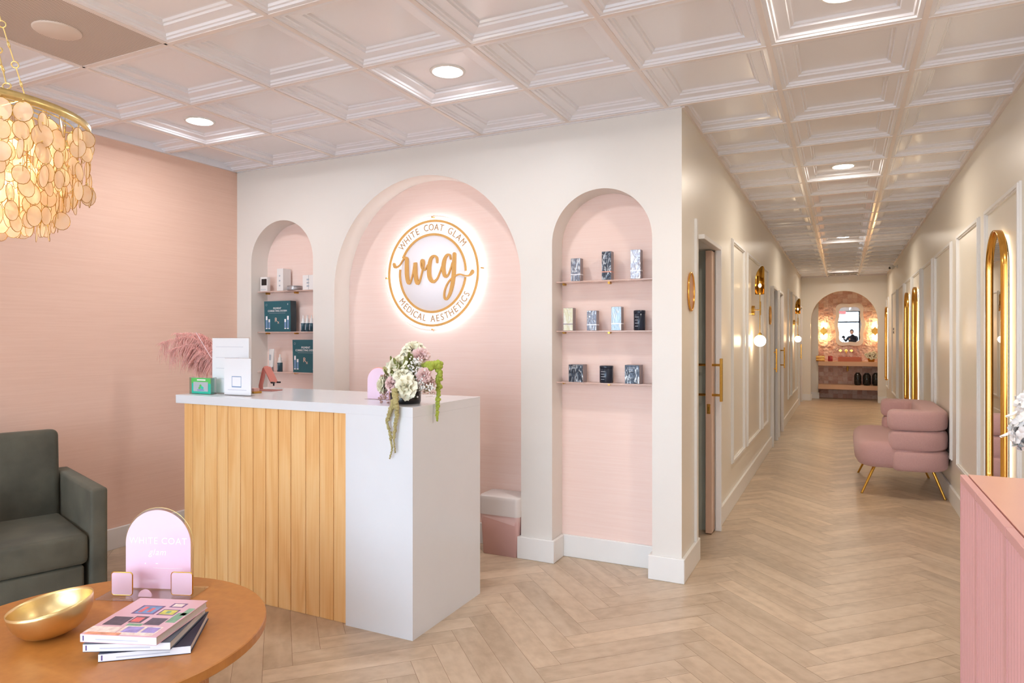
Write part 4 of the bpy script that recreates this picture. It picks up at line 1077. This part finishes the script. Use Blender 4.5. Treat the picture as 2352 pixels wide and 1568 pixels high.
t = thing('wall_switch', 'small dark double wall switch on the right wall near the far mirror', 'switch', (XR, 14.2, 1.53))
m = MB(); m.box(-.006, 0, -.04, .04, -.06, .06, M_metalw, .002, 1); m.build('plate', t)
m = MB(); m.box(-.014, -.006, -.028, .028, .008, .05, M_dark, .002, 1); m.box(-.014, -.006, -.028, .028, -.05, -.008, M_dark, .002, 1); m.build('rockers', t)

# ---- pink loveseat against the right wall
def loveseat():
    t = thing('loveseat', 'dusty pink boucle loveseat with stacked rolls and slim gold legs', 'sofa', (.45, 7.42, 0))
    ox, oy = -.45, -7.42
    yn, yf, xb, xf = 6.86, 8.02, .725, .42    # centre lines of the rolls
    def upath(x_end):
        P = [(x_end, yn)]; c = .16
        P += [(xb - c - .06, yn)]
        for k in range(1, 7): a = -PI / 2 + PI / 2 * k / 6; P.append((xb - c + c * math.cos(a), yn + c + c * math.sin(a)))
        P.append((xb, (yn + yf) / 2))
        for k in range(0, 6): a = PI / 2 * k / 6; P.append((xb - c + c * math.cos(a), yf - c + c * math.sin(a)))
        P += [(xb - c - .06, yf), (x_end, yf)]
        return P
    def roll(name, zc, hh, hw, x_end, endr=.04):
        """sweep of a soft square section round the back"""
        P = [Vector((p[0] + ox, p[1] + oy, zc)) for p in upath(x_end)]
        m = MB(); v = []; n = 20; N = len(P)
        def sec(scale, i, P=P):
            d = (P[min(i + 1, N - 1)] - P[max(i - 1, 0)]).normalized(); s = Vector((-d.y, d.x, 0)); out = []
            for k in range(n):
                a = 2 * PI * k / n; e = .45; cx_ = math.copysign(abs(math.cos(a)) ** e, math.cos(a)); sz = math.copysign(abs(math.sin(a)) ** e, math.sin(a))
                out.append(P[i] + s * cx_ * hw * scale + Vector((0, 0, sz * hh * scale)))
            return out, d
        rings = []
        s0, d0 = sec(1, 0)
        for q, sc in ((.045, .35), (.04, .7), (.022, .92), (0, 1)): r_, _ = sec(sc, 0); rings.append([p - d0 * q for p in r_])
        for i in range(1, N - 1): rings.append(sec(1, i)[0])
        s1, d1 = sec(1, N - 1)
        for q, sc in ((0, 1), (.022, .92), (.04, .7), (.045, .35)): r_, _ = sec(sc, N - 1); rings.append([p + d1 * q for p in r_])
        for r_ in rings: v += r_
        f = [(i * n + k, i * n + (k + 1) % n, (i + 1) * n + (k + 1) % n, (i + 1) * n + k) for i in range(len(rings) - 1) for k in range(n)]
        f += [tuple(range(n)), tuple((len(rings) - 1) * n + k for k in range(n))]
        m.add(v, f, M_boucle, True); m.build(name, t)
    roll('top_roll', .688, .090, .105, .40)
    roll('middle_roll', .513, .090, .105, .41)
    roll('base_roll', .338, .092, .110, .43)
    # seat: rounded plan, bulging front
    m = MB(); n = 48; rows = []
    def plan(sx, z, inset):
        out = []
        for k in range(n):
            a = 2 * PI * k / n; e = .36
            cx_ = math.copysign(abs(math.cos(a)) ** e, math.cos(a)); sy = math.copysign(abs(math.sin(a)) ** e, math.sin(a))
            out.append((.40 + ox + cx_ * (.30 - inset) * sx, 7.44 + oy + sy * (.66 - inset), z))
        return out
    for z, ins in ((.262, .05), (.275, .02), (.31, .0), (.40, -.008), (.455, .0), (.485, .03), (.495, .07)): rows.append(plan(1, z, ins))
    v = [p for r_ in rows for p in r_]
    f = [(i * n + k, i * n + (k + 1) % n, (i + 1) * n + (k + 1) % n, (i + 1) * n + k) for i in range(len(rows) - 1) for k in range(n)] + [tuple(range(n)), tuple((len(rows) - 1) * n + k for k in range(n))]
    m.add(v, f, M_boucle, True); m.build('seat', t)
    for x0, y0, x1, y1 in ((.27, 7.0, .156, 6.92), (.70, 6.98, .80, 6.94), (.26, 7.86, .146, 7.95), (.66, 7.86, .775, 7.94)):
        m = MB(); m.cyl((x0 + ox, y0 + oy, .27), (x1 + ox, y1 + oy, .004), .0135, M_gold, 14, r2=.009); m.cyl((x1 + ox, y1 + oy, .008), (x1 + ox, y1 + oy, .0005), .011, M_brass, 14); m.build('leg', t)
loveseat()

# ---- pink fluted cabinet
def cabinet():
    x0, x1, ya, yb, zt = .398, .838, 1.22, 3.04, .9
    cy = (ya + yb) / 2; t = thing('fluted_cabinet', 'pink lacquered cabinet with reeded doors against the right wall', 'cabinet', ((x0 + x1) / 2, cy, 0))
    M = Matrix.Translation((-(x0 + x1) / 2, -cy, 0))
    m = MB(); m.box(x0 + .026, x1, ya, yb, .06, zt - .02, M_cab, M=M); m.box(x0 + .06, x1 - .02, ya + .04, yb - .04, 0, .06, M_cab, M=M); m.build('carcass', t)
    m = MB(); m.box(x0 + .026, x1, ya, yb, zt - .0195, zt, M_cabtop, .0015, 1, M=M); m.build('top_panel', t)
    seams = [yb, 2.705, 2.25, 1.80, 1.35, ya]
    for k in range(5):
        a, b = seams[k + 1] + .0015, seams[k] - .0015; m = MB(); n = max(2, round((b - a - .03) / .034)); p = (b - a - .03) / n; P = []
        for i in range(n):
            for q in range(6): s = q / 6; P.append((x0 + .012 - .012 * math.sin(PI * s) ** .8, a + .015 + p * (i + s)))
        P.append((x0 + .012, b - .015))
        P = [(x0 + .022, a), (x0, a), (x0, a + .014)] + P + [(x0, b - .014), (x0, b), (x0 + .022, b)]
        m.prism(P, 'z', .07, zt - .03, M_cab, M=M); m.box(x0, x0 + .022, a, b, zt - .03, zt - .002, M_cab, .0015, 1, M=M); m.build('door', t)
cabinet()

# ---- white flowers on the cabinet
def white_flowers():
    t = thing('white_bouquet', 'white hydrangea-like silk flowers cut by the right edge of the photo', 'flowers', (.60, 2.70, .9))
    m = MB(); m.lathe([(.0001, .001), (.04, .001), (.05, .05), (.045, .12), (.03, .15), (.033, .16)], M_white, 32); m.build('vase', t)
    random.seed(4)
    for bi, (c, r) in enumerate([((.02, .02, .25), .085), ((-.045, -.02, .21), .06), ((.0, -.07, .21), .065), ((.06, .05, .20), .07), ((-.02, .05, .29), .055), ((.05, -.03, .31), .055)]):
        m = MB(); m.ball(c, r * .8, M_petalw, sub=2)
        for k in range(110):
            z = random.uniform(-1, 1); a = random.uniform(0, 2 * PI); q = math.sqrt(1 - z * z); d = Vector((q * math.cos(a), q * math.sin(a), z))
            B = Matrix.Translation(Vector(c) + d * r * random.uniform(.85, 1.05)) @ d.to_track_quat('Z', 'Y').to_matrix().to_4x4() @ Euler((random.uniform(-.5, .5), random.uniform(-.5, .5), random.uniform(0, 6))).to_matrix().to_4x4()
            for p in range(4):
                Mp = B @ Matrix.Rotation(p * PI / 2, 4, 'Z') @ Matrix.Rotation(R_(-62), 4, 'X'); petal(m, Mp, .012, .021, .2, M_petalw)
        m.build('blossom', t)
    m = MB()
    for d in ((-.125, -.03, .26), (-.135, 0, .19), (-.11, -.03, .165)):
        M = Matrix.Translation(d) @ Euler((R_(70), 0, R_(100))).to_matrix().to_4x4(); petal(m, M, .014, .036, .2, M_petalw)
        m.cyl(d, (-.02, 0, .2), .001, M_leafg, 4)
    m.build('loose_petals', t)
white_flowers()

# ================================================================ LOUNGE CORNER
def armchair():
    t = thing('armchair', 'dark olive grey velvet armchair with squared arms beside the peach wall', 'armchair', (-3.36, 2.20, 0), (0, 0, R_(-18.7)))
    W_ = .76
    m = MB(); m.box(-.80, -.015, -W_ + .1, -.1, .05, .275, M_olive, .015, 3); m.build('base', t)
    for y0, y1 in ((-.078, 0), (-W_, -W_ + .078)):
        m = MB(); m.box(-.81, 0, y0, y1, .03, .652, M_olive, .016, 4); m.build('arm', t)
    m = MB(); m.box(-.66, -.005, -W_ + .082, -.082, .28, .432, M_olive, .028, 5); m.build('seat_cushion', t)
    m = MB(); m.box(-.13, 0, -W_ + .082, -.082, 0, .61, M_olive, .035, 5, M=Matrix.Translation((-.575, 0, .29)) @ Matrix.Rotation(R_(-5), 4, 'Y')); m.build('back_cushion', t)
    m = MB(); m.box(-.81, -.70, -W_ + .082, -.082, .05, .85, M_olive, .02, 3); m.build('back_frame', t)
    for x, y in ((-.05, -.05), (-.05, -W_ + .05), (-.76, -.05), (-.76, -W_ + .05)):
        m = MB(); m.box(x - .02, x + .02, y - .02, y + .02, 0, .032, M_black); m.build('foot', t)
armchair()

TZ = .42
TC = (-2.262, 1.432)
def table():
    t = thing('coffee_table', 'round honey oak coffee table on a fluted drum base', 'table', (TC[0], TC[1], 0)); r = .545
    m = MB(); m.lathe([(.0001, TZ), (r - .003, TZ), (r, TZ - .003), (r, TZ - .030), (r - .004, TZ - .034), (.0001, TZ - .034)], M_oak, 96, smooth=False)
    o = m.build('tabletop', t)
    m = MB(); n = 84; P = []
    for k in range(n):
        for q in range(5): a = 2 * PI * (k + q / 5) / n; rr = .345 + .008 * math.sin(PI * q / 5); P.append((rr * math.cos(a), rr * math.sin(a)))
    m.prism(P, 'z', 0, TZ - .0345, M_oakf); m.build('fluted_base', t)
table()

def bowl():
    px, py = -2.374, 1.372
    t = thing('brass_bowl', 'tilted brushed brass bowl on the oak coffee table', 'bowl', (px, py, TZ + .006))
    prof = []
    for k in range(13):
        a = k / 12; prof.append((.042 + .083 * math.sin(a * PI / 2) ** .9, .100 * (1 - math.cos(a * PI / 2)) ** .95))
    prof = [(.0001, 0), (.03, .0)] + prof
    inner = [(max(r_ - .003, .0001), z + .003) for r_, z in prof][::-1]; inner[0] = (prof[-1][0] - .002, prof[-1][1])
    m = MB(); m.lathe(prof + inner, M_brassb, 72)
    M = Matrix.Rotation(R_(-8), 4, Vector((-S_, C_, 0))) @ Matrix.Rotation(R_(3), 4, Vector((C_, S_, 0)))
    o = m.build('bowl_body', t); o.data.transform(M)
    zmin = min(v.co.z for v in o.data.vertices); o.data.transform(Matrix.Translation((0, 0, -zmin - .0055)))
M_brassb = mat('brushed_brass_bowl', srgb(232, 206, 150), .36, 1, noise=.03, nscale=30, bump=.05, bscale=120)
bowl()

def book(c, rz, w_, d, z, th, label, cov, spine, art=False, pages=None):
    t = thing('magazine_book', label, 'book', (c[0], c[1], z), (0, 0, R_(rz)), 'books on the coffee table'); k = .0022
    m = MB(); m.box(-w_ / 2, w_ / 2, -d / 2, d / 2, th - k, th, cov, .0006, 1); m.box(-w_ / 2, w_ / 2, -d / 2, d / 2, .0003, k, spine if art is None else cov, .0006, 1)
    m.box(-w_ / 2, w_ / 2, -d / 2, -d / 2 + k, k, th - k, spine); m.build('cover', t)
    m = MB(); m.box(-w_ / 2 + .003, w_ / 2 - .004, -d / 2 + k, d / 2 - .004, k, th - k, pages or M_pages); m.build('pages', t)
    if art:
        m = MB(); z1 = th + .0003
        def q(x0, x1, y0, y1, mt, zz=0): m.box(-w_ / 2 + w_ * x0, -w_ / 2 + w_ * x1, -d / 2 + d * y0, -d / 2 + d * y1, z1 - .0003, z1 + zz * .0002, mt)
        c1 = lambda n, r, g, b: mat(n, srgb(r, g, b), .5, noise=.25, nscale=60)
        PU, LI, BL, YE_, RE, DK, GR, CR = c1('print_purple', 120, 84, 130), c1('print_lilac', 168, 150, 214), c1('print_blue', 120, 150, 196), c1('print_yellow', 214, 206, 90), c1('print_coral', 226, 110, 112), c1('print_charcoal', 92, 78, 92), c1('print_green', 128, 170, 140), c1('print_cream', 244, 222, 214)
        q(.22, .54, .55, .79, PU); q(.25, .51, .57, .77, BL, 1); q(.28, .34, .59, .75, RE, 2); q(.40, .45, .6, .72, RE, 2)
        q(.60, .80, .76, .88, PU); q(.63, .77, .78, .86, CR, 1); q(.58, .82, .54, .70, PU); q(.60, .80, .56, .68, YE_, 1); q(.67, .73, .59, .65, GR, 2)
        q(.08, .34, .24, .46, DK); q(.36, .54, .32, .49, DK); q(.38, .5, .34, .46, RE, 1); q(.60, .82, .28, .46, DK); q(.40, .60, .24, .30, GR, 0)
        q(.84, .97, .36, .62, GR); q(.9, .99, .55, .75, GR, 0)
        q(.0, .40, .05, .2, CR); q(.42, .92, .02, .24, CR); q(.46, .68, .08, .22, LI, 1); q(.72, .90, .09, .22, LI, 1); q(.05, .5, .0, .06, c1('print_peach', 232, 160, 130), 1)
        m.build('cover_print', t)
    m = MB(); m.box(-w_ / 2 + .008, -w_ / 2 + .012, -d / 2 - .0004, -d / 2 + .0005, th * .2, th * .8, c_sp); m.box(-w_ / 2 + .05, w_ / 2 - .06, -d / 2 - .0003, -d / 2 + .0005, th * .35, th * .5, M_inkl); m.build('spine_print', t)
    return t
c_sp = mat('spine_mark', srgb(96, 70, 130), .5, noise=.02)
M_pages = mat('page_block', srgb(214, 206, 200), .8, noise=.08, nscale=300, stretch=(1, 1, 20))
M_cpink = mat('pink_cover', srgb(224, 178, 190), .3, noise=.02); M_cwhite = mat('white_spine', srgb(238, 238, 244), .3, noise=.01); M_cnavy = mat('navy_cover', srgb(40, 40, 66), .3, noise=.03); M_cgrey = mat('slate_cover', srgb(84, 92, 108), .35, noise=.05)
book((-2.050, 1.476), 20.5, .249, .290, .4738, .0262, 'pink illustrated coffee table book on top of the stack', M_cpink, M_cwhite, True)
book((-2.053, 1.482), 29, .262, .285, .4470, .0262, 'white spined magazine in the middle of the book stack', M_cgrey, M_cwhite)
book((-2.030, 1.496), 39, .262, .270, .4202, .0262, 'navy covered book at the bottom of the stack on the coffee table', M_cnavy, M_cwhite)

def table_sign():
    t = thing('table_sign', 'pink acrylic arch sign with white lettering on the oak coffee table', 'sign', (-2.425, 1.792, TZ), (0, 0, R_(21)))
    m = MB(); m.box(-.175, .185, -.125, .045, .0005, .0045, M_acry, .001, 1); m.build('acrylic_base', t)
    r = .134
    m = MB(); m.prism([(-r, .005)] + arch_pts(-r, r, .18, 32) + [(r, .005)], 'y', -.003, .0, M_acpink2); m.build('front_panel', t)
    m = MB(); m.prism([(-r - .006, .005)] + arch_pts(-r - .006, r + .006, .182, 32) + [(r + .006, .005)], 'y', .0045, .0085, M_acry); m.build('back_panel', t)
    m = MB(); A = [(-r - .006, .005)] + arch_pts(-r - .006, r + .006, .182, 32) + [(r + .006, .005)]
    m.tube([(p[0], .0065, p[1]) for p in A], .0011, M_chgold, 5); m.build('gold_edge', t)
    m = MB(); put_text(m, 'WHITE COAT', .036, M_wtext, face_front(0, -.0036, .192), .0003, space=1.1); put_text(m, 'glam', .036, M_wtext, face_front(0, -.0036, .148) @ Matrix(((1, .28, 0, 0), (0, 1, 0, 0), (0, 0, 1, 0), (0, 0, 0, 1))), .0003, space=1.1)
    m.box(-.055, -.05, -.0036, -.0032, .10, .106, M_wtext); m.box(-.01, .0, -.0036, -.0032, .102, .105, M_wtext); m.box(-.02, .10, -.0036, -.0032, .0855, .0865, M_wtext); m.build('lettering', t)
    for x, y in ((-.092, -.085), (.137, -.066)):
        m = MB(); P = rrect(.041, .042, .010, 5); m.prism([(p[0] + x, p[1] + .052) for p in P], 'y', y - .003, y, M_acpale); o = m.build('square_card', t)
        g = MB(); g.tube([(p[0] + x, y - .0015, p[1] + .052) for p in rrect(.0425, .0435, .011, 5)], .0022, M_gold, 6, closed=True); g.build('gold_rim', o)
    m = MB(); m.prism([(-.026, .005)] + arch_pts(-.026, .026, .006, 14) + [(.026, .005)], 'y', -.088, -.082, M_acpink2); m.build('half_disc', t)
M_acpink2 = mat('pink_acrylic_sign', srgb(250, 214, 236), .15, noise=.015, coat=.5)
table_sign()

# ================================================================ ALCOVE AT THE END OF THE HALLWAY
YC = 17.0; YW = YT
M_counter = mat('blush_stone', srgb(226, 182, 146), .4, noise=.03, nscale=6)
t = thing('vanity_counter', 'thick blush counter shelf with the basin, spanning the alcove', 'counter', (.1, 17.22, .86)); m = MB(); m.box(-.605, .9, YC - 17.22, YT - 17.22, -.10, 0, M_counter, .003, 1); m.build('counter_slab', t)
t = thing('lower_shelf', 'thick blush lower shelf under the counter, holding dark vases', 'shelf', (.1, 17.22, .33)); m = MB(); m.box(-.605, .9, YC - 17.22, YT - 17.22, -.10, 0, M_counter, .003, 1); m.build('shelf_slab', t)
bx = onY(1925, 830, 17.1)[0]; bx2 = onY(1978, 830, 17.1)[0]
t = thing('wash_basin', 'terracotta rectangular wash basin on the counter', 'basin', ((bx + bx2) / 2, 17.22, .86)); hw = (bx2 - bx) / 2
m = MB(); TCm = mat('terracotta', srgb(204, 116, 86), .5, noise=.04)
m.box(-hw, hw, -.17, .17, .0005, .02, TCm); [m.box(a, b, c, d, .02, .095, TCm) for a, b, c, d in ((-hw, hw, -.17, -.145), (-hw, hw, .145, .17), (-hw, -hw + .025, -.145, .145), (hw - .025, hw, -.145, .145))]; m.build('basin_body', t)
t = thing('wall_faucet', 'brass wall mounted faucet with two round handles above the basin', 'faucet', (.07, YW, 1.10)); o = t
m = MB(); m.cyl((.0, 0, .0), (0, -.02, 0), .03, M_gold2); m.tube([(0, -.02, 0), (0, -.13, 0), (0, -.15, -.015), (0, -.15, -.06)], .012, M_gold2, 10); m.build('spout', t)
for x in (-.12, .11): m = MB(); m.cyl((x, 0, 0), (x, -.03, 0), .028, M_gold2); m.cyl((x, -.03, 0), (x, -.06, 0), .018, M_gold2); m.box(x - .035, x + .035, -.07, -.06, -.006, .006, M_gold2); m.build('handle', t)
t = thing('drain_pipe', 'brass drain trap hanging under the counter', 'pipe', (.10, 17.2, .76)); m = MB(); m.cyl((0, 0, 0), (0, 0, -.12), .018, M_brass); m.cyl((0, 0, -.09), (0, .24, -.09), .014, M_brass); m.build('pipe_body', t)
def wavy_mirror():
    cx, cz = .141, 1.70; W_, Hh = .305, .485
    t = thing('wavy_mirror', 'wavy white framed mirror above the basin reflecting the storefront', 'mirror', (cx, YW, cz)); n = 96
    def out(w_, h):
        P = []
        for k in range(n):
            a = 2 * PI * k / n; e = .42; x = math.copysign(abs(math.cos(a)) ** e, math.cos(a)) * w_; z = math.copysign(abs(math.sin(a)) ** e, math.sin(a)) * h
            P.append((x * (1 + .075 * math.cos(z / h * 2 * PI) * -1 * -1), z * (1 - .02 * math.cos(x / w_ * 2 * PI))))
        return P
    O, I = out(W_, Hh), out(W_ - .075, Hh - .085)
    Mf = mat('warm_white_frame', srgb(250, 242, 234), .4, noise=.02)
    m = MB(); V = [(p[0], -.001, p[1]) for p in O] + [(p[0], -.035, p[1]) for p in O] + [(p[0], -.035, p[1]) for p in I] + [(p[0], -.012, p[1]) for p in I]
    m.add(V, [(r_ * n + k, r_ * n + (k + 1) % n, (r_ + 1) * n + (k + 1) % n, (r_ + 1) * n + k) for r_ in range(3) for k in range(n)], Mf); m.build('frame', t)
    m = MB(); m.prism(out(W_ - .07, Hh - .08), 'y', -.014, -.010, M_mirror); m.build('mirror_glass', t)
wavy_mirror()
for px, lb, sx in ((1892, 'round brass up-and-down wall light left of the wavy mirror', 0), (2010, 'round brass up-and-down wall light right of the wavy mirror', 0)):
    x, _, z = onY(px, 760, YW - .05)
    t = thing('alcove_light', lb, 'lamp', (x, YW, z), group='lights beside the wavy mirror')
    m = MB(); m.cyl((0, 0, 0), (0, -.025, 0), .07, M_brass, 32); m.build('backplate', t)
    m = MB(); m.cyl((0, -.025, 0), (0, -.10, 0), .05, M_brass, 28); m.cyl((0, -.06, -.10), (0, -.06, .10), .016, M_brass, 16); m.build('holder', t)
    for s in (1, -1): m = MB(); m.ball((0, -.06, s * .128), .026, M_warm3, sc=(1, 1, 1.15)); m.build('bulb', t)
M_o = mat('amber_box', srgb(206, 126, 52), .4, noise=.2, nscale=40); M_r = mat('crimson_jar', srgb(176, 60, 70), .3, noise=.15, nscale=40)
t = thing('amber_candle', 'amber striped box at the left end of the counter', 'box', (-.455, 17.12, .86)); m = MB(); m.box(-.095, .085, -.05, .05, .0005, .125, M_o, .006, 2); m.build('body', t); m = MB(); [m.box(-.096, .086, -.051, .051, z, z + .008, M_gold2) for z in (.03, .07, .105)]; m.build('bands', t)
t = thing('red_candle', 'small crimson candle jar beside the amber box', 'candle', (-.255, 17.12, .86)); m = MB(); m.lathe([(.0001, .0005), (.045, .0005), (.05, .01), (.05, .12), (.045, .12), (.045, .1), (.0001, .1)], M_r, 28); m.build('jar', t); m = MB(); m.cyl((0, 0, .1), (0, 0, .112), .002, M_dark, 6); m.build('wick', t)
t = thing('alcove_bouquet', 'cream flowers in a dark pot at the right end of the counter', 'flowers', (.575, 17.15, .86))
m = MB(); m.lathe([(.0001, .0005), (.06, .0005), (.07, .06), (.065, .07), (.0001, .06)], M_brass, 24); m.build('pot', t)
m = MB(); m.ball((0, 0, .12), .085, mat('dark_leaf', srgb(84, 66, 40), .7, noise=.2), sub=2); m.build('foliage', t)
for k, (x, y, z) in enumerate([(-.07, -.06, .12), (.02, -.08, .16), (.08, -.05, .10), (-.03, -.07, .19), (.05, -.05, .21), (-.10, 0, .16), (.0, -.09, .09), (.09, 0, .17)]):
    rose(t, (x, y, z), (x, -1, .3), .038, M_petal, 'bloom', k)
M_vase = mat('dark_patterned_glaze', srgb(34, 32, 32), .15, noise=.9, nscale=18)
for px, r, h, lb in ((1970, .072, .27, 'dark mottled vase, leftmost of three on the lower shelf'), (1991, .08, .265, 'dark mottled vase, middle of three on the lower shelf'), (2012, .075, .275, 'dark mottled vase, rightmost of three on the lower shelf')):
    x = onY(px, 860, 17.12)[0]
    t = thing('dark_vase', lb, 'vase', (x, 17.14, .33), group='dark vases on the lower shelf')
    m = MB(); m.lathe([(.0001, .0005), (r * .8, .0005), (r, h * .15), (r, h * .8), (r * .8, h * .93), (r * .55, h)], M_vase, 28); m.build('body', t)
    m = MB(); m.lathe([(r * .55, h), (r * .6, h + .012), (r * .5, h + .012), (r * .45, h - .02)], M_dark, 28); m.build('neck', t)

# ================================================================ BEHIND THE CAMERA (seen in the far mirror)
t = thing('exit_sign', 'red lit exit sign hung near the storefront, seen reversed in the far mirror', 'sign', (-.02, -2.6, 2.62))
m = MB(); m.box(-.16, .16, -.02, .02, -.09, .09, M_metalw, .003, 1); m.cyl((0, 0, .09), (0, 0, H - 2.62), .01, M_metalw); m.build('housing', t)
m = MB(); put_text(m, 'EXIT', .15, M_exit, Matrix.Translation((0, .0215, 0)) @ Matrix.Rotation(PI, 4, 'Z') @ Matrix.Rotation(R_(90), 4, 'X'), .001); m.build('lettering', t)

def person():
    t = thing('person', 'person in a dark jacket leaning to a camera, seen in the far mirror', 'person', (.46, -.62, 0))
    J = {'pel': (0, 0, .96, .15), 'abd': (-.01, .01, 1.1, .145), 'che': (-.04, .05, 1.30, .16), 'nek': (-.06, .10, 1.47, .06), 'ntp': (-.07, .13, 1.53, .055),
         'shl': (-.22, .08, 1.40, .07), 'ell': (-.34, .20, 1.20, .048), 'wrl': (-.40, .36, 1.34, .032), 'shr': (.14, .08, 1.40, .07), 'elr': (.14, .26, 1.18, .048), 'wrr': (-.16, .36, 1.30, .032),
         'hil': (-.09, 0, .9, .095), 'knl': (-.12, .03, .5, .062), 'anl': (-.13, -.02, .1, .042), 'tol': (-.14, .12, .04, .038), 'hir': (.09, 0, .9, .095), 'knr': (.12, .03, .5, .062), 'anr': (.13, -.02, .1, .042), 'tor': (.14, .12, .04, .038)}
    E = [('pel', 'abd'), ('abd', 'che'), ('che', 'nek'), ('nek', 'ntp'), ('che', 'shl'), ('shl', 'ell'), ('ell', 'wrl'), ('che', 'shr'), ('shr', 'elr'), ('elr', 'wrr'), ('pel', 'hil'), ('hil', 'knl'), ('knl', 'anl'), ('anl', 'tol'), ('pel', 'hir'), ('hir', 'knr'), ('knr', 'anr'), ('anr', 'tor')]
    def skin(name, J, E, m, sub=2, par=t):
        ks = list(J); me = bpy.data.meshes.new(name); me.from_pydata([J[k][:3] for k in ks], [(ks.index(a), ks.index(b)) for a, b in E], []); me.materials.append(m)
        o = bpy.data.objects.new(name, me); COL.objects.link(o); o.parent = par
        sk = o.modifiers.new('skin', 'SKIN'); sk.use_smooth_shade = True
        for k, v in zip(ks, me.skin_vertices[0].data): v.radius = (J[k][3], J[k][3])
        me.skin_vertices[0].data[0].use_root = True
        s2 = o.modifiers.new('sub', 'SUBSURF'); s2.levels = s2.render_levels = sub; return o
    skin('body', J, E, mat('dark_jacket', srgb(38, 38, 48), .8, noise=.05))
    MS = mat('skin_tone', srgb(214, 166, 140), .5, noise=.03)
    m = MB(); c = (-.08, .16, 1.64); m.ball(c, .1, MS, sub=3, sc=(.78, .95, 1.18)); m.ball((c[0], c[1] + .098, c[2] - .01), .016, MS, sc=(.8, 1, 1.3))
    for s in (-1, 1): m.ball((c[0] + s * .03, c[1] + .085, c[2] + .01), .011, M_black); m.ball((c[0] + s * .079, c[1], c[2] - .01), .022, MS, sc=(.4, .7, 1))
    m.box(c[0] - .022, c[0] + .022, c[1] + .083, c[1] + .092, c[2] - .052, c[2] - .045, mat('lips', srgb(176, 96, 90), .5, noise=.02), .002, 1); m.build('head', t)
    m = MB(); m.ball((c[0], c[1] - .02, c[2] + .03), .108, mat('dark_hair', srgb(48, 36, 30), .7, noise=.1), sub=3, sc=(.84, .95, 1.08)); m.build('hair', t)
    for s, w_ in ((1, (-.40, .36, 1.34)), (-1, (-.16, .36, 1.30))):
        m = MB(); W_ = Vector(w_); m.ball(W_ + Vector((0, .035, .02)), .034, MS, sc=(.6, 1.1, .9))
        for k in range(4): a = Vector((.0, .05, .035 - .018 * k)) + W_; L = (.05, .056, .052, .042)[k]; m.tube([a, a + Vector((s * .012, L * .6, .002)), a + Vector((s * .035, L * .8, 0))], [.009, .0085, .007], MS, 8)
        a = W_ + Vector((s * .01, .02, .04)); m.tube([a, a + Vector((s * .02, .025, .01)), a + Vector((s * .03, .045, .008))], [.011, .0095, .008], MS, 8); m.build('hand', t)
person()
t = thing('photo_camera', 'black camera on a tripod, seen small in the far mirror', 'camera', (.03, -.14, 0), (0, 0, YAW))
m = MB(); m.box(-.07, .07, -.035, .035, 1.36, 1.455, M_black, .008, 2); m.box(-.025, .025, -.03, .03, 1.45, 1.48, M_black, .006, 2); m.build('camera_body', t)
m = MB(); m.cyl((0, .035, 1.405), (0, .085, 1.405), .036, M_black, 24); m.build('lens', t)
m = MB(); m.cyl((0, 0, 1.36), (0, 0, .75), .014, M_dark, 12); m.build('column', t)
for k in range(3):
    a = k * 2 * PI / 3 + PI / 2 + .3; m = MB(); m.cyl((0, 0, .95), (.42 * math.cos(a), .42 * math.sin(a), .005), .012, M_dark, 10); m.build('tripod_leg', t)
